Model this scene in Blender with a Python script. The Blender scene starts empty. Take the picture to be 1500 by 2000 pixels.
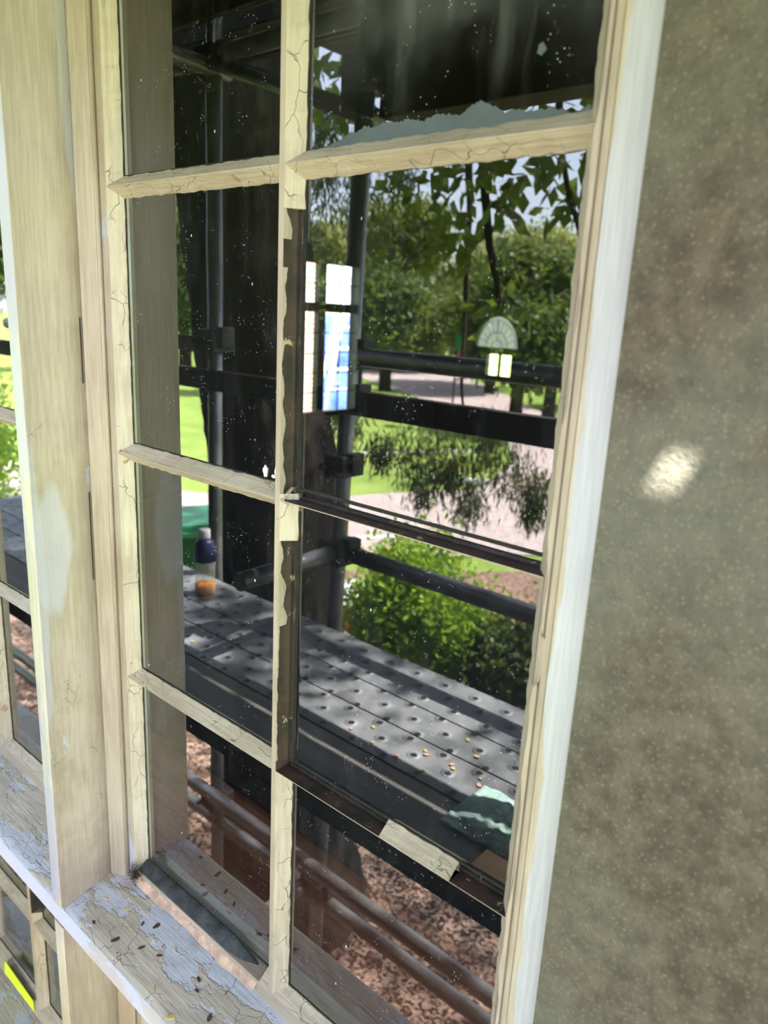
import bpy, bmesh, math, random
import numpy as np
from mathutils import Vector, Matrix
random.seed(7)
rng = np.random.default_rng(7)
PI = math.pi
scene = bpy.context.scene
C = scene.collection

# ------------------------------------------------------------------ camera
cam_data = bpy.data.cameras.new('camera')
cam = bpy.data.objects.new('camera', cam_data); C.objects.link(cam)
right = Vector((0.7548769, 0.6539155, 0.0505505))
down = Vector((0.2061831, -0.1634361, -0.9647679))
fwd = Vector((-0.6226150, 0.7387037, -0.2582005))
m = Matrix.Identity(4)
for i in range(3):
    m[i][0] = right[i]; m[i][1] = -down[i]; m[i][2] = -fwd[i]
m[0][3], m[1][3], m[2][3] = 0.838354, -0.5, -0.13632
cam.matrix_world = m
cam_data.sensor_fit = 'VERTICAL'; cam_data.sensor_height = 36.0; cam_data.sensor_width = 27.0
cam_data.lens = 36.0 * 1451.72 / 2000.0
cam_data.clip_start = 0.02; cam_data.clip_end = 400
cam_data.dof.use_dof = True
cam_data.dof.focus_distance = 0.88
cam_data.dof.aperture_fstop = 6.5
scene.camera = cam

# ------------------------------------------------------------------ sky, sun, exposure
SUN = Vector((0.42, -0.60, 0.98)).normalized()
world = bpy.data.worlds.new('world'); scene.world = world; world.use_nodes = True
wn = world.node_tree.nodes; wl = world.node_tree.links; wn.clear()
wo = wn.new('ShaderNodeOutputWorld'); bg = wn.new('ShaderNodeBackground')
sky = wn.new('ShaderNodeTexSky'); sky.sky_type = 'NISHITA'; sky.sun_disc = False
sky.sun_elevation = math.asin(SUN.z); sky.sun_rotation = math.atan2(SUN.x, SUN.y)
sky.air_density = 1.0; sky.dust_density = 2.0; sky.ozone_density = 1.0
wm = wn.new('ShaderNodeMix'); wm.data_type = 'RGBA'; wm.inputs[0].default_value = 0.55
wsc = wn.new('ShaderNodeVectorMath'); wsc.operation = 'SCALE'; wsc.inputs['Scale'].default_value = 0.28
wl.new(sky.outputs[0], wsc.inputs[0]); wl.new(wsc.outputs[0], wm.inputs[6])
wm.inputs[7].default_value = (0.95, 1.02, 1.2, 1)
wl.new(wm.outputs[2], bg.inputs['Color']); bg.inputs['Strength'].default_value = 1.6
wl.new(bg.outputs[0], wo.inputs[0])
sd = bpy.data.lights.new('sun', 'SUN'); sd.energy = 16.5; sd.angle = math.radians(0.55); sd.color = (1.0, 0.95, 0.86)
sun = bpy.data.objects.new('sun', sd); C.objects.link(sun)
sun.rotation_euler = SUN.to_track_quat('Z', 'Y').to_euler(); sun.location = (4, -6, 10)
scene.view_settings.view_transform = 'Standard'; scene.view_settings.look = 'None'
scene.view_settings.gamma = 1.0; scene.view_settings.use_curve_mapping = False
scene.view_settings.exposure = 1.75
scene.cycles.use_denoising = True
scene.cycles.max_bounces = 10; scene.cycles.transparent_max_bounces = 24; scene.cycles.glossy_bounces = 5
scene.cycles.sample_clamp_indirect = 6.0
scene.cycles.caustics_reflective = False; scene.cycles.caustics_refractive = False

# ------------------------------------------------------------------ mesh helpers
class MB:
    def __init__(s): s.v = []; s.f = []; s.mi = []
    def add(s, vs, fs, mi=0):
        b = len(s.v); s.v += [tuple(map(float, v)) for v in vs]
        for f in fs: s.f.append(tuple(b + i for i in f)); s.mi.append(mi)
        return s
    def box(s, x0, x1, y0, y1, z0, z1, mi=0):
        return s.add([(x0,y0,z0),(x1,y0,z0),(x1,y1,z0),(x0,y1,z0),(x0,y0,z1),(x1,y0,z1),(x1,y1,z1),(x0,y1,z1)],
                     [(0,3,2,1),(4,5,6,7),(0,1,5,4),(1,2,6,5),(2,3,7,6),(3,0,4,7)], mi)
    def prism(s, poly, axis, a, b, mi=0, mis=None):
        """extrude a 2-D outline along axis from a to b; mis: material of each side face"""
        n = len(poly)
        def P(p, t):
            return (t, p[0], p[1]) if axis == 'x' else (p[0], t, p[1]) if axis == 'y' else (p[0], p[1], t)
        vs = [P(p, a) for p in poly] + [P(p, b) for p in poly]
        base = len(s.v); s.v += [tuple(map(float, v)) for v in vs]
        for i in range(n):
            j = (i + 1) % n
            s.f.append((base+i, base+j, base+n+j, base+n+i)); s.mi.append(mis[i] if mis else mi)
        s.f.append(tuple(base + i for i in reversed(range(n)))); s.mi.append(mi)
        s.f.append(tuple(base + n + i for i in range(n))); s.mi.append(mi)
        return s
    def tube(s, pts, rad, seg=14, mi=0, cap=True):
        pts = [Vector(p) for p in pts]; n = len(pts)
        rads = rad if isinstance(rad, (list, tuple)) else [rad] * n
        base = len(s.v)
        t0 = (pts[1] - pts[0]).normalized()
        up = Vector((0, 0, 1)) if abs(t0.z) < 0.9 else Vector((1, 0, 0))
        u = t0.cross(up).normalized()
        for i, p in enumerate(pts):
            t = (pts[min(i+1, n-1)] - pts[max(i-1, 0)]).normalized()
            u = (u - t * u.dot(t)).normalized(); w = t.cross(u)
            for k in range(seg):
                a = 2*PI*k/seg
                s.v.append(tuple(p + (u*math.cos(a) + w*math.sin(a)) * rads[i]))
        for i in range(n-1):
            for k in range(seg):
                k2 = (k+1) % seg
                s.f.append((base+i*seg+k, base+i*seg+k2, base+(i+1)*seg+k2, base+(i+1)*seg+k)); s.mi.append(mi)
        if cap:
            s.f.append(tuple(base+k for k in reversed(range(seg)))); s.mi.append(mi)
            s.f.append(tuple(base+(n-1)*seg+k for k in range(seg))); s.mi.append(mi)
        return s
    def lathe(s, prof, seg=28, o=(0,0,0), mi=0):
        base = len(s.v)
        for r, z in prof:
            for k in range(seg):
                a = 2*PI*k/seg; s.v.append((o[0]+r*math.cos(a), o[1]+r*math.sin(a), o[2]+z))
        for i in range(len(prof)-1):
            for k in range(seg):
                k2 = (k+1) % seg
                s.f.append((base+i*seg+k, base+i*seg+k2, base+(i+1)*seg+k2, base+(i+1)*seg+k)); s.mi.append(mi)
        s.f.append(tuple(base+k for k in reversed(range(seg)))); s.mi.append(mi)
        s.f.append(tuple(base+(len(prof)-1)*seg+k for k in range(seg))); s.mi.append(mi)
        return s
    def build(s, name, mats, parent=None, smooth=False, bevel=0.0, seg=2):
        me = bpy.data.meshes.new(name); me.from_pydata(s.v, [], s.f)
        for mt in (mats if isinstance(mats, (list, tuple)) else [mats]): me.materials.append(mt)
        me.polygons.foreach_set('material_index', s.mi)
        if smooth: me.polygons.foreach_set('use_smooth', [True]*len(s.f))
        me.update()
        bm = bmesh.new(); bm.from_mesh(me); bmesh.ops.recalc_face_normals(bm, faces=bm.faces); bm.to_mesh(me); bm.free()
        o = bpy.data.objects.new(name, me); C.objects.link(o)
        if parent: o.parent = parent
        if bevel:
            md = o.modifiers.new('bevel', 'BEVEL'); md.width = bevel; md.segments = seg; md.limit_method = 'ANGLE'; md.angle_limit = math.radians(40)
            for p in me.polygons: p.use_smooth = True
            md.harden_normals = False
            me.set_sharp_from_angle(angle=math.radians(35)) if hasattr(me, 'set_sharp_from_angle') else None
        return o

def tag(o, label=None, cat=None, group=None, kind=None):
    if label: o['label'] = label
    if cat: o['category'] = cat
    if group: o['group'] = group
    if kind: o['kind'] = kind
    return o
def empty(name, loc=(0,0,0), rz=0.0):
    o = bpy.data.objects.new(name, None); C.objects.link(o); o.location = loc; o.rotation_euler = (0,0,rz)
    o.empty_display_size = 0.05
    return o
def quads(name, P, mat, parent=None, smooth=False):
    """P: (n,4,3) array of separate quads"""
    n = len(P); me = bpy.data.meshes.new(name)
    me.vertices.add(4*n); me.vertices.foreach_set('co', P.reshape(-1).astype(np.float32))
    me.loops.add(4*n); me.loops.foreach_set('vertex_index', np.arange(4*n, dtype=np.int32))
    me.polygons.add(n); me.polygons.foreach_set('loop_start', np.arange(0, 4*n, 4, dtype=np.int32))
    try: me.polygons.foreach_set('loop_total', np.full(n, 4, dtype=np.int32))
    except Exception: pass
    me.materials.append(mat); me.update(); me.validate()
    o = bpy.data.objects.new(name, me); C.objects.link(o)
    if parent: o.parent = parent
    return o
def leaf_quads(cent, length, width, droop=0.0, jitter=0.5):
    n = len(cent)
    d = rng.normal(size=(n,3)); d[:,2] -= droop; d /= np.linalg.norm(d, axis=1, keepdims=True)
    r = rng.normal(size=(n,3)); w = np.cross(d, r); w /= np.linalg.norm(w, axis=1, keepdims=True)
    L = (length*(1+jitter*(rng.random(n)-.5)))[:,None]; W = (width*(1+jitter*(rng.random(n)-.5)))[:,None]
    return np.stack([cent, cent + d*L*.45 + w*W*.5, cent + d*L, cent + d*L*.45 - w*W*.5], axis=1)
def blob_points(c, rad, n, shell=0.35):
    d = rng.normal(size=(n,3)); d /= np.linalg.norm(d, axis=1, keepdims=True)
    rr = (1 - shell*rng.random(n)**1.0)[:,None]
    return np.array(c) + d*rr*np.array(rad)

# ------------------------------------------------------------------ material helpers
def srgb(r, g, b):
    f = lambda c: (c/255/12.92) if c/255 <= .04045 else ((c/255+.055)/1.055)**2.4
    return (f(r), f(g), f(b), 1)
class NT:
    def __init__(s, name):
        s.m = bpy.data.materials.new(name); s.m.use_nodes = True; s.t = s.m.node_tree; s.t.nodes.clear()
        s.out = s.n('ShaderNodeOutputMaterial')
        s._tc = None
    def n(s, ty, **kw):
        x = s.t.nodes.new(ty)
        for k, v in kw.items(): setattr(x, k, v)
        return x
    def l(s, a, b): s.t.links.new(a, b)
    def put(s, inp, v):
        if isinstance(v, bpy.types.NodeSocket): s.l(v, inp)
        else: inp.default_value = v
    def co(s):
        if s._tc is None: s._tc = s.n('ShaderNodeTexCoord').outputs['Object']
        return s._tc
    def scaled(s, sc):
        mp = s.n('ShaderNodeMapping'); s.l(s.co(), mp.inputs[0]); mp.inputs['Scale'].default_value = sc; return mp.outputs[0]
    def noise(s, scale, detail=4, rough=.55, vec=None, dist=0.0):
        x = s.n('ShaderNodeTexNoise'); x.inputs['Scale'].default_value = scale; x.inputs['Detail'].default_value = detail
        x.inputs['Roughness'].default_value = rough; x.inputs['Distortion'].default_value = dist
        s.l(vec if vec is not None else s.co(), x.inputs['Vector']); return x.outputs['Fac']
    def vor(s, scale, feature='F1', vec=None, out='Distance'):
        x = s.n('ShaderNodeTexVoronoi', feature=feature); x.inputs['Scale'].default_value = scale
        s.l(vec if vec is not None else s.co(), x.inputs['Vector']); return x.outputs[out]
    def ramp(s, v, a, b, lo=0.0, hi=1.0):
        x = s.n('ShaderNodeMapRange'); x.interpolation_type = 'SMOOTHSTEP'
        s.put(x.inputs['Value'], v); x.inputs['From Min'].default_value = a; x.inputs['From Max'].default_value = b
        x.inputs['To Min'].default_value = lo; x.inputs['To Max'].default_value = hi; return x.outputs[0]
    def mth(s, op, a, b=None, c=None):
        x = s.n('ShaderNodeMath', operation=op); s.put(x.inputs[0], a)
        if b is not None: s.put(x.inputs[1], b)
        if c is not None: s.put(x.inputs[2], c)
        return x.outputs[0]
    def mix(s, f, a, b):
        x = s.n('ShaderNodeMix', data_type='RGBA'); s.put(x.inputs[0], f); s.put(x.inputs[6], a); s.put(x.inputs[7], b); return x.outputs[2]
    def xyz(s):
        x = s.n('ShaderNodeSeparateXYZ'); s.l(s.co(), x.inputs[0]); return x.outputs
    def bump(s, h, strength=.3, dist=.002, normal=None):
        x = s.n('ShaderNodeBump'); x.inputs['Strength'].default_value = strength; x.inputs['Distance'].default_value = dist
        s.l(h, x.inputs['Height'])
        if normal is not None: s.l(normal, x.inputs['Normal'])
        return x.outputs[0]
    def bsdf(s, col, rough=.6, normal=None, metal=0.0, spec=.5, trans=0.0):
        x = s.n('ShaderNodeBsdfPrincipled'); s.put(x.inputs['Base Color'], col); s.put(x.inputs['Roughness'], rough)
        x.inputs['Metallic'].default_value = metal; x.inputs['Specular IOR Level'].default_value = spec
        x.inputs['Transmission Weight'].default_value = trans
        if normal is not None: s.l(normal, x.inputs['Normal'])
        return x.outputs[0]
    def done(s, sh): s.l(sh, s.out.inputs[0]); return s.m

def simple(name, col, rough=.6, var=.25, scale=8, bump=.2, bdist=.002, metal=0.0, spec=.4, stretch=(1,1,1)):
    t = NT(name); v = t.scaled(stretch)
    n1 = t.noise(scale, 5, vec=v)
    dark = tuple(c*(1-var) for c in col[:3]) + (1,); lite = tuple(min(1, c*(1+var*.6)) for c in col[:3]) + (1,)
    c = t.mix(t.ramp(n1, .3, .7), dark, lite)
    return t.done(t.bsdf(c, rough, t.bump(t.noise(scale*4, 5, vec=v), bump, bdist), metal, spec))

CREAM = srgb(165, 152, 140); CREAM2 = srgb(145, 132, 119); PRIMER = srgb(166, 165, 178); WOOD = srgb(62, 42, 32); PINKWOOD = srgb(205, 178, 158)
def paint(name, base=CREAM, second=CREAM2, axis='z', crack=.5, primer=0.0, primer_scale=14, grime=.25, primer_col=PRIMER, bump=.35, peel=0.0, patches=()):
    """aged gloss paint: brush streaks along axis, fine cracks, patches of primer, chips down to timber"""
    t = NT(name)
    st = {'x': (1, 14, 14), 'y': (14, 1, 14), 'z': (14, 14, 1)}[axis]
    sv = t.scaled(st)
    brush = t.noise(16, 5, .6, vec=sv)
    big = t.noise(5, 4)
    c = t.mix(t.ramp(t.mth('ADD', t.mth('MULTIPLY', brush, .5), t.mth('MULTIPLY', big, .5)), .38, .62), second, base)
    h = brush
    if primer > 0:
        pn = t.noise(primer_scale, 6, .62, vec=t.scaled({'x': (.45,1,1), 'y': (1,.45,1), 'z': (1,1,.45)}[axis]))
        pm = t.ramp(pn, .62 - primer*.25, .65 - primer*.25)
        c = t.mix(pm, c, primer_col); h = t.mth('SUBTRACT', h, t.mth('MULTIPLY', pm, .8))
    for (py, pz, ry, rz_) in patches:
        q = t.xyz(); a_ = t.mth('DIVIDE', t.mth('SUBTRACT', q[1], py), ry); b_ = t.mth('DIVIDE', t.mth('SUBTRACT', q[2], pz), rz_)
        rr = t.mth('ADD', t.mth('SQRT', t.mth('ADD', t.mth('MULTIPLY', a_, a_), t.mth('MULTIPLY', b_, b_))), t.mth('MULTIPLY', t.mth('SUBTRACT', t.noise(40, 5, .6, vec=t.scaled((1,1,.3))), .5), 1.1))
        c = t.mix(t.ramp(rr, .85, 1.10, .62, 0), c, primer_col)
    g = t.mth('MULTIPLY', t.ramp(t.noise(9, 7, .7), .52, .78), grime)
    c = t.mix(g, c, srgb(128, 108, 82))
    specks = t.ramp(t.vor(70, vec=t.scaled((1,1,1))), .03, .09, 1, 0)
    specks = t.mth('MULTIPLY', specks, t.ramp(t.noise(20, 2), .62, .68))
    c = t.mix(t.mth('MULTIPLY', specks, .55), c, srgb(90, 78, 62))
    if crack > 0:
        dv = t.n('ShaderNodeVectorMath', operation='ADD')
        nz = t.n('ShaderNodeTexNoise'); nz.inputs['Scale'].default_value = 40; t.l(t.co(), nz.inputs['Vector'])
        sc = t.n('ShaderNodeVectorMath', operation='SCALE'); sc.inputs['Scale'].default_value = .02; t.l(nz.outputs['Color'], sc.inputs[0])
        mp = t.scaled({'x': (.6,1,1), 'y': (1,.6,1), 'z': (1,1,.5)}[axis])
        t.l(mp, dv.inputs[0]); t.l(sc.outputs[0], dv.inputs[1])
        e = t.vor(38, 'DISTANCE_TO_EDGE', vec=dv.outputs[0])
        cm = t.mth('MULTIPLY', t.ramp(e, .0, .012, 1, 0), t.ramp(t.noise(11, 3), .66 - crack*.2, .72 - crack*.2))
        c = t.mix(t.mth('MULTIPLY', cm, .65), c, srgb(96, 80, 62)); h = t.mth('SUBTRACT', h, t.mth('MULTIPLY', cm, 1.2))
    if peel > 0:
        pk = t.ramp(t.noise(26, 6, .65), .70 - peel*.2, .715 - peel*.2)
        c = t.mix(pk, c, srgb(150, 118, 96)); h = t.mth('SUBTRACT', h, t.mth('MULTIPLY', pk, 1.5))
    h = t.mth('ADD', h, t.mth('MULTIPLY', t.noise(120, 4), .35))
    return t.done(t.bsdf(c, .42, t.bump(h, bump, .0012), spec=.45))

M = {}
M['cream'] = paint('cream_paint', axis='z', crack=.15, primer=.12, primer_scale=10)
M['mullion'] = paint('mullion_side_paint', axis='z', crack=.15, primer=.04, primer_scale=10, grime=.6, bump=.6, patches=((-.085,-.45,.024,.085),(-.108,-.50,.012,.20),(-.034,.20,.010,.20),(-.030,.02,.005,.06)))
M['cream_plain'] = paint('cream_paint_smooth', axis='z', crack=.0, primer=.0, grime=.2)
M['cream_x'] = paint('cream_paint_bars', axis='x', crack=.5, grime=.25, peel=.15)
M['cream_v'] = paint('cream_paint_upright_bars', axis='z', crack=.4, grime=.25, peel=.2)
M['putty'] = paint('cream_putty', base=srgb(176,165,149), second=srgb(154,142,126), axis='x', crack=1.0, grime=.35, bump=.8, peel=.12)
M['putty_v'] = paint('cream_putty_upright', base=srgb(176,165,151), second=srgb(154,142,128), axis='z', crack=.8, grime=.35, bump=.8, peel=.12)
M['sill'] = paint('weathered_sill_paint', base=srgb(178,169,153), second=srgb(152,144,132), axis='x', crack=.9, primer=.5, primer_scale=20, grime=.6, peel=.12, bump=1.0, primer_col=srgb(168,171,180))
M['fascia'] = paint('sill_edge_paint', base=srgb(180,175,165), second=srgb(168,167,169), axis='x', crack=.2, primer=.6, primer_scale=7, grime=.15, bump=.4, primer_col=srgb(180,185,197))
M['pink'] = simple('bare_pink_primer', srgb(184,154,138), .8, .35, 60, .6)
M['nib'] = paint('mullion_nose_paint', base=srgb(190,187,173), second=srgb(176,170,154), axis='z', crack=.1, primer=.5, primer_scale=4, grime=.1)

def casing_mat():
    t = NT('casing_primer_paint')
    x = t.xyz()
    edge = t.mth('ADD', x[0], t.mth('MULTIPLY', t.mth('SUBTRACT', t.noise(9, 6, .6, vec=t.scaled((1,1,.8))), .5), .024))
    pm = t.ramp(edge, .6125, .6145)
    brush = t.noise(30, 4, .6, vec=t.scaled((10, 10, .5)))
    cr = t.mix(t.ramp(brush, .35, .65), srgb(156,145,129), srgb(172,161,145))
    wh = t.mix(t.ramp(brush, .35, .65), srgb(160,160,169), srgb(172,172,180))
    # a cream run-back along the outer arris
    run = t.ramp(t.mth('ADD', x[0], t.mth('MULTIPLY', t.mth('SUBTRACT', t.noise(3, 3), .5), .02)), .6335, .6365)
    c = t.mix(pm, cr, wh); c = t.mix(t.mth('MULTIPLY', run, .5), c, srgb(222,214,190))
    holes = t.mth('MULTIPLY', t.ramp(t.vor(26), .035, .06, 1, 0), t.ramp(x[0], .606, .612, 1, 0))
    c = t.mix(t.mth('MULTIPLY', holes, .6), c, srgb(120,100,70))
    return t.done(t.bsdf(c, .5, t.bump(t.mth('ADD', brush, t.mth('MULTIPLY', pm, .6)), .4, .0008)))
M['casing'] = casing_mat()

def wood_dark():
    t = NT('bare_dark_timber')
    n1 = t.noise(30, 6, .65, vec=t.scaled((1, 1, 1))); n2 = t.noise(90, 4)
    c = t.mix(t.ramp(n1, .35, .65), srgb(22,15,12), srgb(60,42,34))
    c = t.mix(t.ramp(t.noise(55, 5, .7), .62, .68), c, srgb(170,150,130))
    return t.done(t.bsdf(c, .7, t.bump(t.mth('ADD', n1, n2), .7, .0015)))
M['wood'] = wood_dark()
M['bedding'] = simple('dirty_grey_glazing_bed', srgb(50,54,58), .7, .6, 60, .8)
M['seal'] = simple('black_rebate_dirt', srgb(26,26,26), .8, .5, 60, .6)

def glass_front():
    t = NT('old_window_glass')
    # gentle unevenness of old drawn glass
    wav = t.noise(5.5, 2, .4, vec=t.scaled((1,1,.45)))
    wav2 = t.noise(60, 2, .5)
    nrm = t.bump(t.mth('ADD', wav, t.mth('MULTIPLY', wav2, .006)), .05, .004)
    geo = t.n('ShaderNodeNewGeometry')
    dt = t.n('ShaderNodeVectorMath', operation='DOT_PRODUCT'); t.l(geo.outputs['Incoming'], dt.inputs[0]); t.l(nrm, dt.inputs[1])
    c = t.mth('MAXIMUM', t.mth('ABSOLUTE', dt.outputs['Value']), .02)
    g = t.mth('SQRT', t.mth('ADD', t.mth('MULTIPLY', c, c), 1.64**2 - 1))
    gmc = t.mth('SUBTRACT', g, c); gpc = t.mth('ADD', g, c)
    a = t.mth('DIVIDE', gmc, gpc); a2 = t.mth('MULTIPLY', a, a)
    num = t.mth('SUBTRACT', t.mth('MULTIPLY', c, gpc), 1.0); den = t.mth('ADD', t.mth('MULTIPLY', c, gmc), 1.0)
    b = t.mth('DIVIDE', num, den); b2 = t.mth('ADD', t.mth('MULTIPLY', b, b), 1.0)
    F = t.mth('MULTIPLY', t.mth('MULTIPLY', a2, .5), b2)
    R = t.mth('DIVIDE', t.mth('MULTIPLY', F, 2.0), t.mth('ADD', F, 1.0))
    tr = t.n('ShaderNodeBsdfTransparent'); tr.inputs[0].default_value = (.90, .93, .91, 1)
    gl = t.n('ShaderNodeBsdfGlossy'); gl.inputs['Roughness'].default_value = 0.0; gl.inputs[0].default_value = (1,1,1,1); t.l(nrm, gl.inputs['Normal'])
    mx = t.n('ShaderNodeMixShader'); t.l(R, mx.inputs[0]); t.l(tr.outputs[0], mx.inputs[1]); t.l(gl.outputs[0], mx.inputs[2])
    # dust, rain streaks, specks, scratches
    x = t.xyz()
    streak = t.ramp(t.noise(45, 5, .7, vec=t.scaled((1,1,.16))), .45, .85)
    haze = t.ramp(t.noise(5, 4, .6), .42, .75)
    hz = t.mth('MULTIPLY', t.ramp(x[0], .25, .5), t.ramp(x[2], .0, .12))
    spk = t.mth('MULTIPLY', t.ramp(t.vor(260), .08, .2, 1, 0), t.ramp(t.noise(30, 3), .50, .62))
    spk2 = t.mth('MULTIPLY', t.ramp(t.vor(60, vec=t.scaled((1,1,.5))), .03, .07, 1, 0), t.ramp(t.noise(14, 3), .56, .6))
    d = t.mth('ADD', t.mth('MULTIPLY', streak, .014), t.mth('MULTIPLY', haze, .006))
    d = t.mth('ADD', d, t.mth('MULTIPLY', t.mth('MULTIPLY', hz, t.mth('ADD', streak, haze)), .13))
    d = t.mth('ADD', d, t.mth('MULTIPLY', spk, .35)); d = t.mth('ADD', d, t.mth('MULTIPLY', spk2, .8))
    d = t.mth('MINIMUM', d, .8)
    df = t.n('ShaderNodeBsdfDiffuse'); df.inputs[0].default_value = (.74, .78, .86, 1)
    m2 = t.n('ShaderNodeMixShader'); t.l(d, m2.inputs[0]); t.l(mx.outputs[0], m2.inputs[1]); t.l(df.outputs[0], m2.inputs[2])
    return t.done(m2.outputs[0])
def glass_side():
    t = NT('glass_edge'); tr = t.n('ShaderNodeBsdfTransparent'); tr.inputs[0].default_value = (.96, .99, .97, 1)
    return t.done(tr.outputs[0])
M['glass'] = glass_front(); M['glass_edge'] = glass_side()

def stucco():
    t = NT('taupe_stucco')
    n1 = t.noise(55, 6, .7); n2 = t.noise(6, 3); n3 = t.noise(220, 4, .7)
    c = t.mix(t.ramp(n1, .3, .72), srgb(76,69,61), srgb(106,97,86))
    c = t.mix(t.ramp(n2, .35, .65), c, t.mix(.5, c, srgb(112,114,104)))
    gr = t.ramp(t.vor(210), .1, .35, 1, 0)
    c = t.mix(t.mth('MULTIPLY', gr, .22), c, srgb(160,150,134))
    return t.done(t.bsdf(c, .9, t.bump(t.mth('ADD', n1, n3), .8, .004), spec=.2))
M['stucco'] = stucco()

def galv(name, col, rough=.35):
    t = NT(name); n = t.noise(30, 5, .6); n2 = t.noise(6, 4)
    c = t.mix(t.ramp(t.mth('ADD', t.mth('MULTIPLY', n, .5), t.mth('MULTIPLY', n2, .5)), .35, .65), tuple(k*.6 for k in col[:3])+(1,), col)
    return t.done(t.bsdf(c, rough, t.bump(n, .2, .001), metal=.55))
M['galv'] = galv('galvanised_tube', srgb(120,122,126)); M['coupler'] = galv('black_coupler', srgb(42,42,46), .6)
def deck_mat():
    t = NT('perforated_steel_deck')
    x = t.xyz()
    n = t.noise(9, 6, .65); n2 = t.noise(60, 5, .6)
    c = t.mix(t.ramp(n, .3, .7), srgb(94,97,102), srgb(138,141,146)); c = t.mix(t.ramp(n2, .6, .8), c, srgb(165,165,165))
    # staggered dimpled holes
    def cell(off):
        px = t.mth('SUBTRACT', t.mth('FRACT', t.mth('ADD', t.mth('DIVIDE', x[0], .09), off)), .5)
        py = t.mth('SUBTRACT', t.mth('FRACT', t.mth('ADD', t.mth('DIVIDE', x[1], .09), off)), .5)
        return t.mth('SQRT', t.mth('ADD', t.mth('MULTIPLY', px, px), t.mth('MULTIPLY', py, py)))
    d = t.mth('MINIMUM', cell(0.0), cell(.5))
    hole = t.ramp(d, .07, .10, 1, 0); rim = t.ramp(d, .09, .20, 1, 0)
    c = t.mix(hole, c, srgb(22,22,24))
    return t.done(t.bsdf(c, .55, t.bump(t.mth('ADD', t.mth('MULTIPLY', rim, 1.0), t.mth('MULTIPLY', n2, .15)), .6, .006), metal=.15))
M['deck'] = deck_mat()
M['ply'] = simple('worn_grey_plank', srgb(112,110,106), .75, .3, 10, .4, stretch=(.3,2,2))
M['beam'] = simple('dark_timber_beam', srgb(58,48,42), .8, .3, 12, .4, stretch=(.3,2,2))
M['toe'] = simple('black_toe_board', srgb(46,44,44), .7, .3, 12, .4)

def grass():
    t = NT('mown_lawn'); n = t.noise(1.2, 5); n2 = t.noise(60, 4, .8)
    c = t.mix(t.ramp(n, .3, .7), srgb(126,152,72), srgb(158,180,96)); c = t.mix(t.ramp(n2, .4, .8), c, srgb(104,130,58))
    return t.done(t.bsdf(c, .9, t.bump(n2, .5, .03), spec=.1))
M['grass'] = grass()
def gravel(name, a, b, sc=40, d=.01):
    t = NT(name); v = t.vor(sc, out='Color'); n = t.noise(sc*.6, 6, .75); n2 = t.noise(1.5, 4)
    s = t.n('ShaderNodeSeparateColor'); t.l(v, s.inputs[0])
    f = t.mth('ADD', t.mth('MULTIPLY', s.outputs[0], .5), t.mth('MULTIPLY', n, .5))
    c = t.mix(t.ramp(f, .3, .7), a, b); c = t.mix(t.ramp(n2, .4, .7, 0, .25), c, a)
    return t.done(t.bsdf(c, .95, t.bump(f, .8, d), spec=.1))
M['path'] = gravel('pinkish_gravel_path', srgb(160,146,144), srgb(200,186,184), 30, .004)
M['mulch'] = gravel('leaf_litter_mulch', srgb(62,46,38), srgb(196,164,148), 75, .02)
def leafmat(name, a, b, trans=.35, scale=2.5):
    t = NT(name); n = t.noise(scale, 3); n2 = t.noise(scale*9, 3)
    c = t.mix(t.ramp(t.mth('ADD', t.mth('MULTIPLY', n, .6), t.mth('MULTIPLY', n2, .4)), .38, .62), a, b)
    d = t.n('ShaderNodeBsdfPrincipled'); t.l(c, d.inputs['Base Color']); d.inputs['Roughness'].default_value = .5
    d.inputs['Specular IOR Level'].default_value = .35
    tl = t.n('ShaderNodeBsdfTranslucent'); t.l(t.mix(.45, c, srgb(150,164,62)), tl.inputs[0])
    mx = t.n('ShaderNodeMixShader'); mx.inputs[0].default_value = trans
    t.l(d.outputs[0], mx.inputs[1]); t.l(tl.outputs[0], mx.inputs[2]); return t.done(mx.outputs[0])
M['leaf_dark'] = leafmat('dark_leaves', srgb(50,70,38), srgb(96,118,58), .4)
M['leaf_mid'] = leafmat('mid_leaves', srgb(76,96,44), srgb(144,152,78), .35)
M['leaf_pale'] = leafmat('pale_leaves', srgb(134,144,92), srgb(186,188,124), .4)
M['leaf_lime'] = leafmat('lime_leaves', srgb(112,156,40), srgb(178,212,70), .45, 6)
M['leaf_near'] = leafmat('overhanging_leaves', srgb(40,62,26), srgb(96,128,40), .45, 5)
M['leaf_needle'] = leafmat('needle_leaves', srgb(40,56,36), srgb(76,92,52), .25, 5)
M['bark'] = simple('rough_dark_bark', srgb(50,43,38), .95, .5, 14, 1.0, .03, stretch=(1.6,1.6,.35))
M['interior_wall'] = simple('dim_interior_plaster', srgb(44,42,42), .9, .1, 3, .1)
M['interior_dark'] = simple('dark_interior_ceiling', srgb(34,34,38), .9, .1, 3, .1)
def floorboards():
    t = NT('red_brown_floorboards'); x = t.xyz()
    bd = t.mth('FRACT', t.mth('DIVIDE', x[1], .11)); gap = t.ramp(bd, .0, .04, 1, 0)
    n = t.noise(8, 5, .6, vec=t.scaled((.3, 3, 1)))
    c = t.mix(t.ramp(n, .3, .7), srgb(104,62,46), srgb(142,90,66)); c = t.mix(gap, c, srgb(40,24,18))
    return t.done(t.bsdf(c, .4, None))
M['boards'] = floorboards()
M['rug'] = simple('charcoal_rug', srgb(26,26,28), 1.0, .3, 60, .6)
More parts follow.
